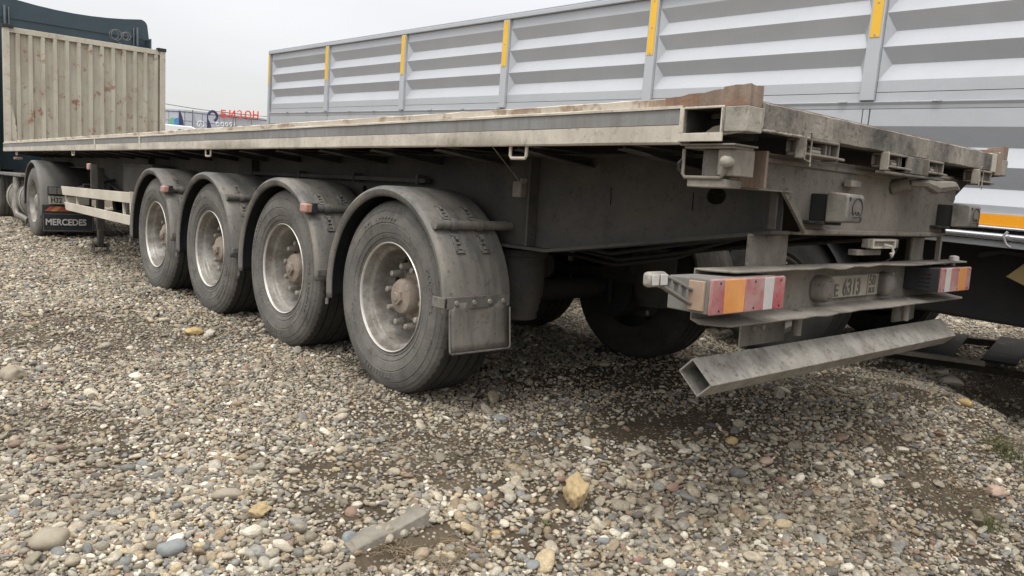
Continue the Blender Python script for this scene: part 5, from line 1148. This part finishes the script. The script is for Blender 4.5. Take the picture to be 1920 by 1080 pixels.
rock(322, 1035, .085, .07, .04, .1, SG, 'broad grey-green stone at the lower left', 319, 'stone', ang=.15, cat='stone')
rock(1363, 628, .12, .08, .05, .2, SW, 'white stone on the sunlit gravel beneath the bumper', 320, 'stone', ang=.2, cat='stone')
rock(95, 1020, .11, .09, .06, .5, ST, 'big smooth grey-brown stone in the lower left corner', 321, 'stone', ang=.15, cat='stone')
rock(730, 1005, .05, .03, .05, 1.0, ST, 'wedge of stone leaning against the concrete slab', 322, 'stone', ang=.45, cat='stone')
rock(655, 1018, .055, .045, .04, .0, SG, 'grey stone at the left foot of the concrete slab', 323, 'stone', ang=.3, cat='stone')
def loc_of(px, py):
    d = fw+r2*((px-960)/FPX)-u2*((py-540)/FPX); t = -CAM.z/d.z; p = CAM+d*t
    for _ in range(12):
        t = (hz_(p.x, p.y)-CAM.z)/d.z; p = CAM+d*t
    return p
def tuft(px, py, n, h, spread, m, label, seed, name='grass_tuft', w=.0022, cat='grass', droop=.6):
    r = random.Random(seed); p = loc_of(px, py); mb = MB()
    for _ in range(n):
        a = r.uniform(0, 6.28); q = r.uniform(0, spread)**1.0; bx_, by_ = q*math.cos(a), q*math.sin(a); dr_ = r.uniform(0, 6.28); hh = h*r.uniform(.4, 1.1); ln = hh*r.uniform(.2, droop)*1.6
        s_ = Vector((-math.sin(dr_), math.cos(dr_), 0))*w*r.uniform(.6, 1.4); z0 = hz_(p.x+bx_, p.y+by_)-p.z-.003; vs_ = []
        for k in range(5):
            u = k/4; c_ = Vector((bx_+ln*u*u*math.cos(dr_), by_+ln*u*u*math.sin(dr_), z0+hh*(u-.35*u*u*r.uniform(.3, 1.2)))); ww = s_*(1-u*.95); vs_ += [c_-ww, c_+ww]
        mb.add(vs_, [(k*2, k*2+1, k*2+3, k*2+2) for k in range(4)])
    me = bpy.data.meshes.new(name); me.from_pydata(mb.v, [], mb.f); me.materials.append(m); o = bpy.data.objects.new(name, me); COL.objects.link(o); o.location = p; tag(o, label, cat); return o
tuft(1885, 850, 260, .11, .12, M['grass'], 'sparse green grass tuft at the right edge of the bank', 1)
tuft(1850, 985, 210, .07, .09, M['grass'], 'low green grass tuft in the lower right corner', 2)
tuft(1770, 1010, 60, .035, .05, M['grass'], 'thin pale grass left of the low green tuft', 3)
tuft(1022, 985, 40, .025, .012, M['grass'], 'tiny green weed below and left of the angular ochre rock', 4, 'weed', .0035, 'weed', 1.0)
tuft(1030, 1040, 34, .022, .010, M['grass'], 'tiny green weed near the bottom edge by the blue-grey stone', 5, 'weed', .0035, 'weed', 1.0)
# dead stalks and roots on the bank
mb = MB(); r = random.Random(9)
for cx1, cy1, nn_, sp in ((850, 1050, 90, .10), (900, 1000, 40, .10), (1330, 900, 60, .30), (1500, 950, 90, .30), (1700, 830, 90, .30), (1800, 900, 80, .2), (1640, 990, 70, .2), (1000, 880, 40, .15), (1850, 720, 60, .3), (1380, 1000, 70, .2), (740, 1040, 40, .08)):
    c0 = loc_of(cx1, cy1)
    for _ in range(int(nn_*1.6)):
        x, y = c0.x+r.gauss(0, sp*.5), c0.y+r.gauss(0, sp*.5); a = r.uniform(0, 6.28); l_ = r.uniform(.015, .07); z = hz_(x, y)+r.uniform(.004, .016); cv = r.uniform(-1, 1)
        pts = [(x+l_*u*math.cos(a+cv*u), y+l_*u*math.sin(a+cv*u), z+.012*math.sin(u*3)*r.uniform(0, 1)) for u in (0, .33, .66, 1)]
        mb.tube(pts, [.0014, .0013, .0010, .0005], 4, cap=False)
o = mb.build('dry_stalks', M['twig'], None, smooth=0); stuff(o); o['label'] = 'dead stalks and roots littering the gravel bank'; o['category'] = 'dry stalks'
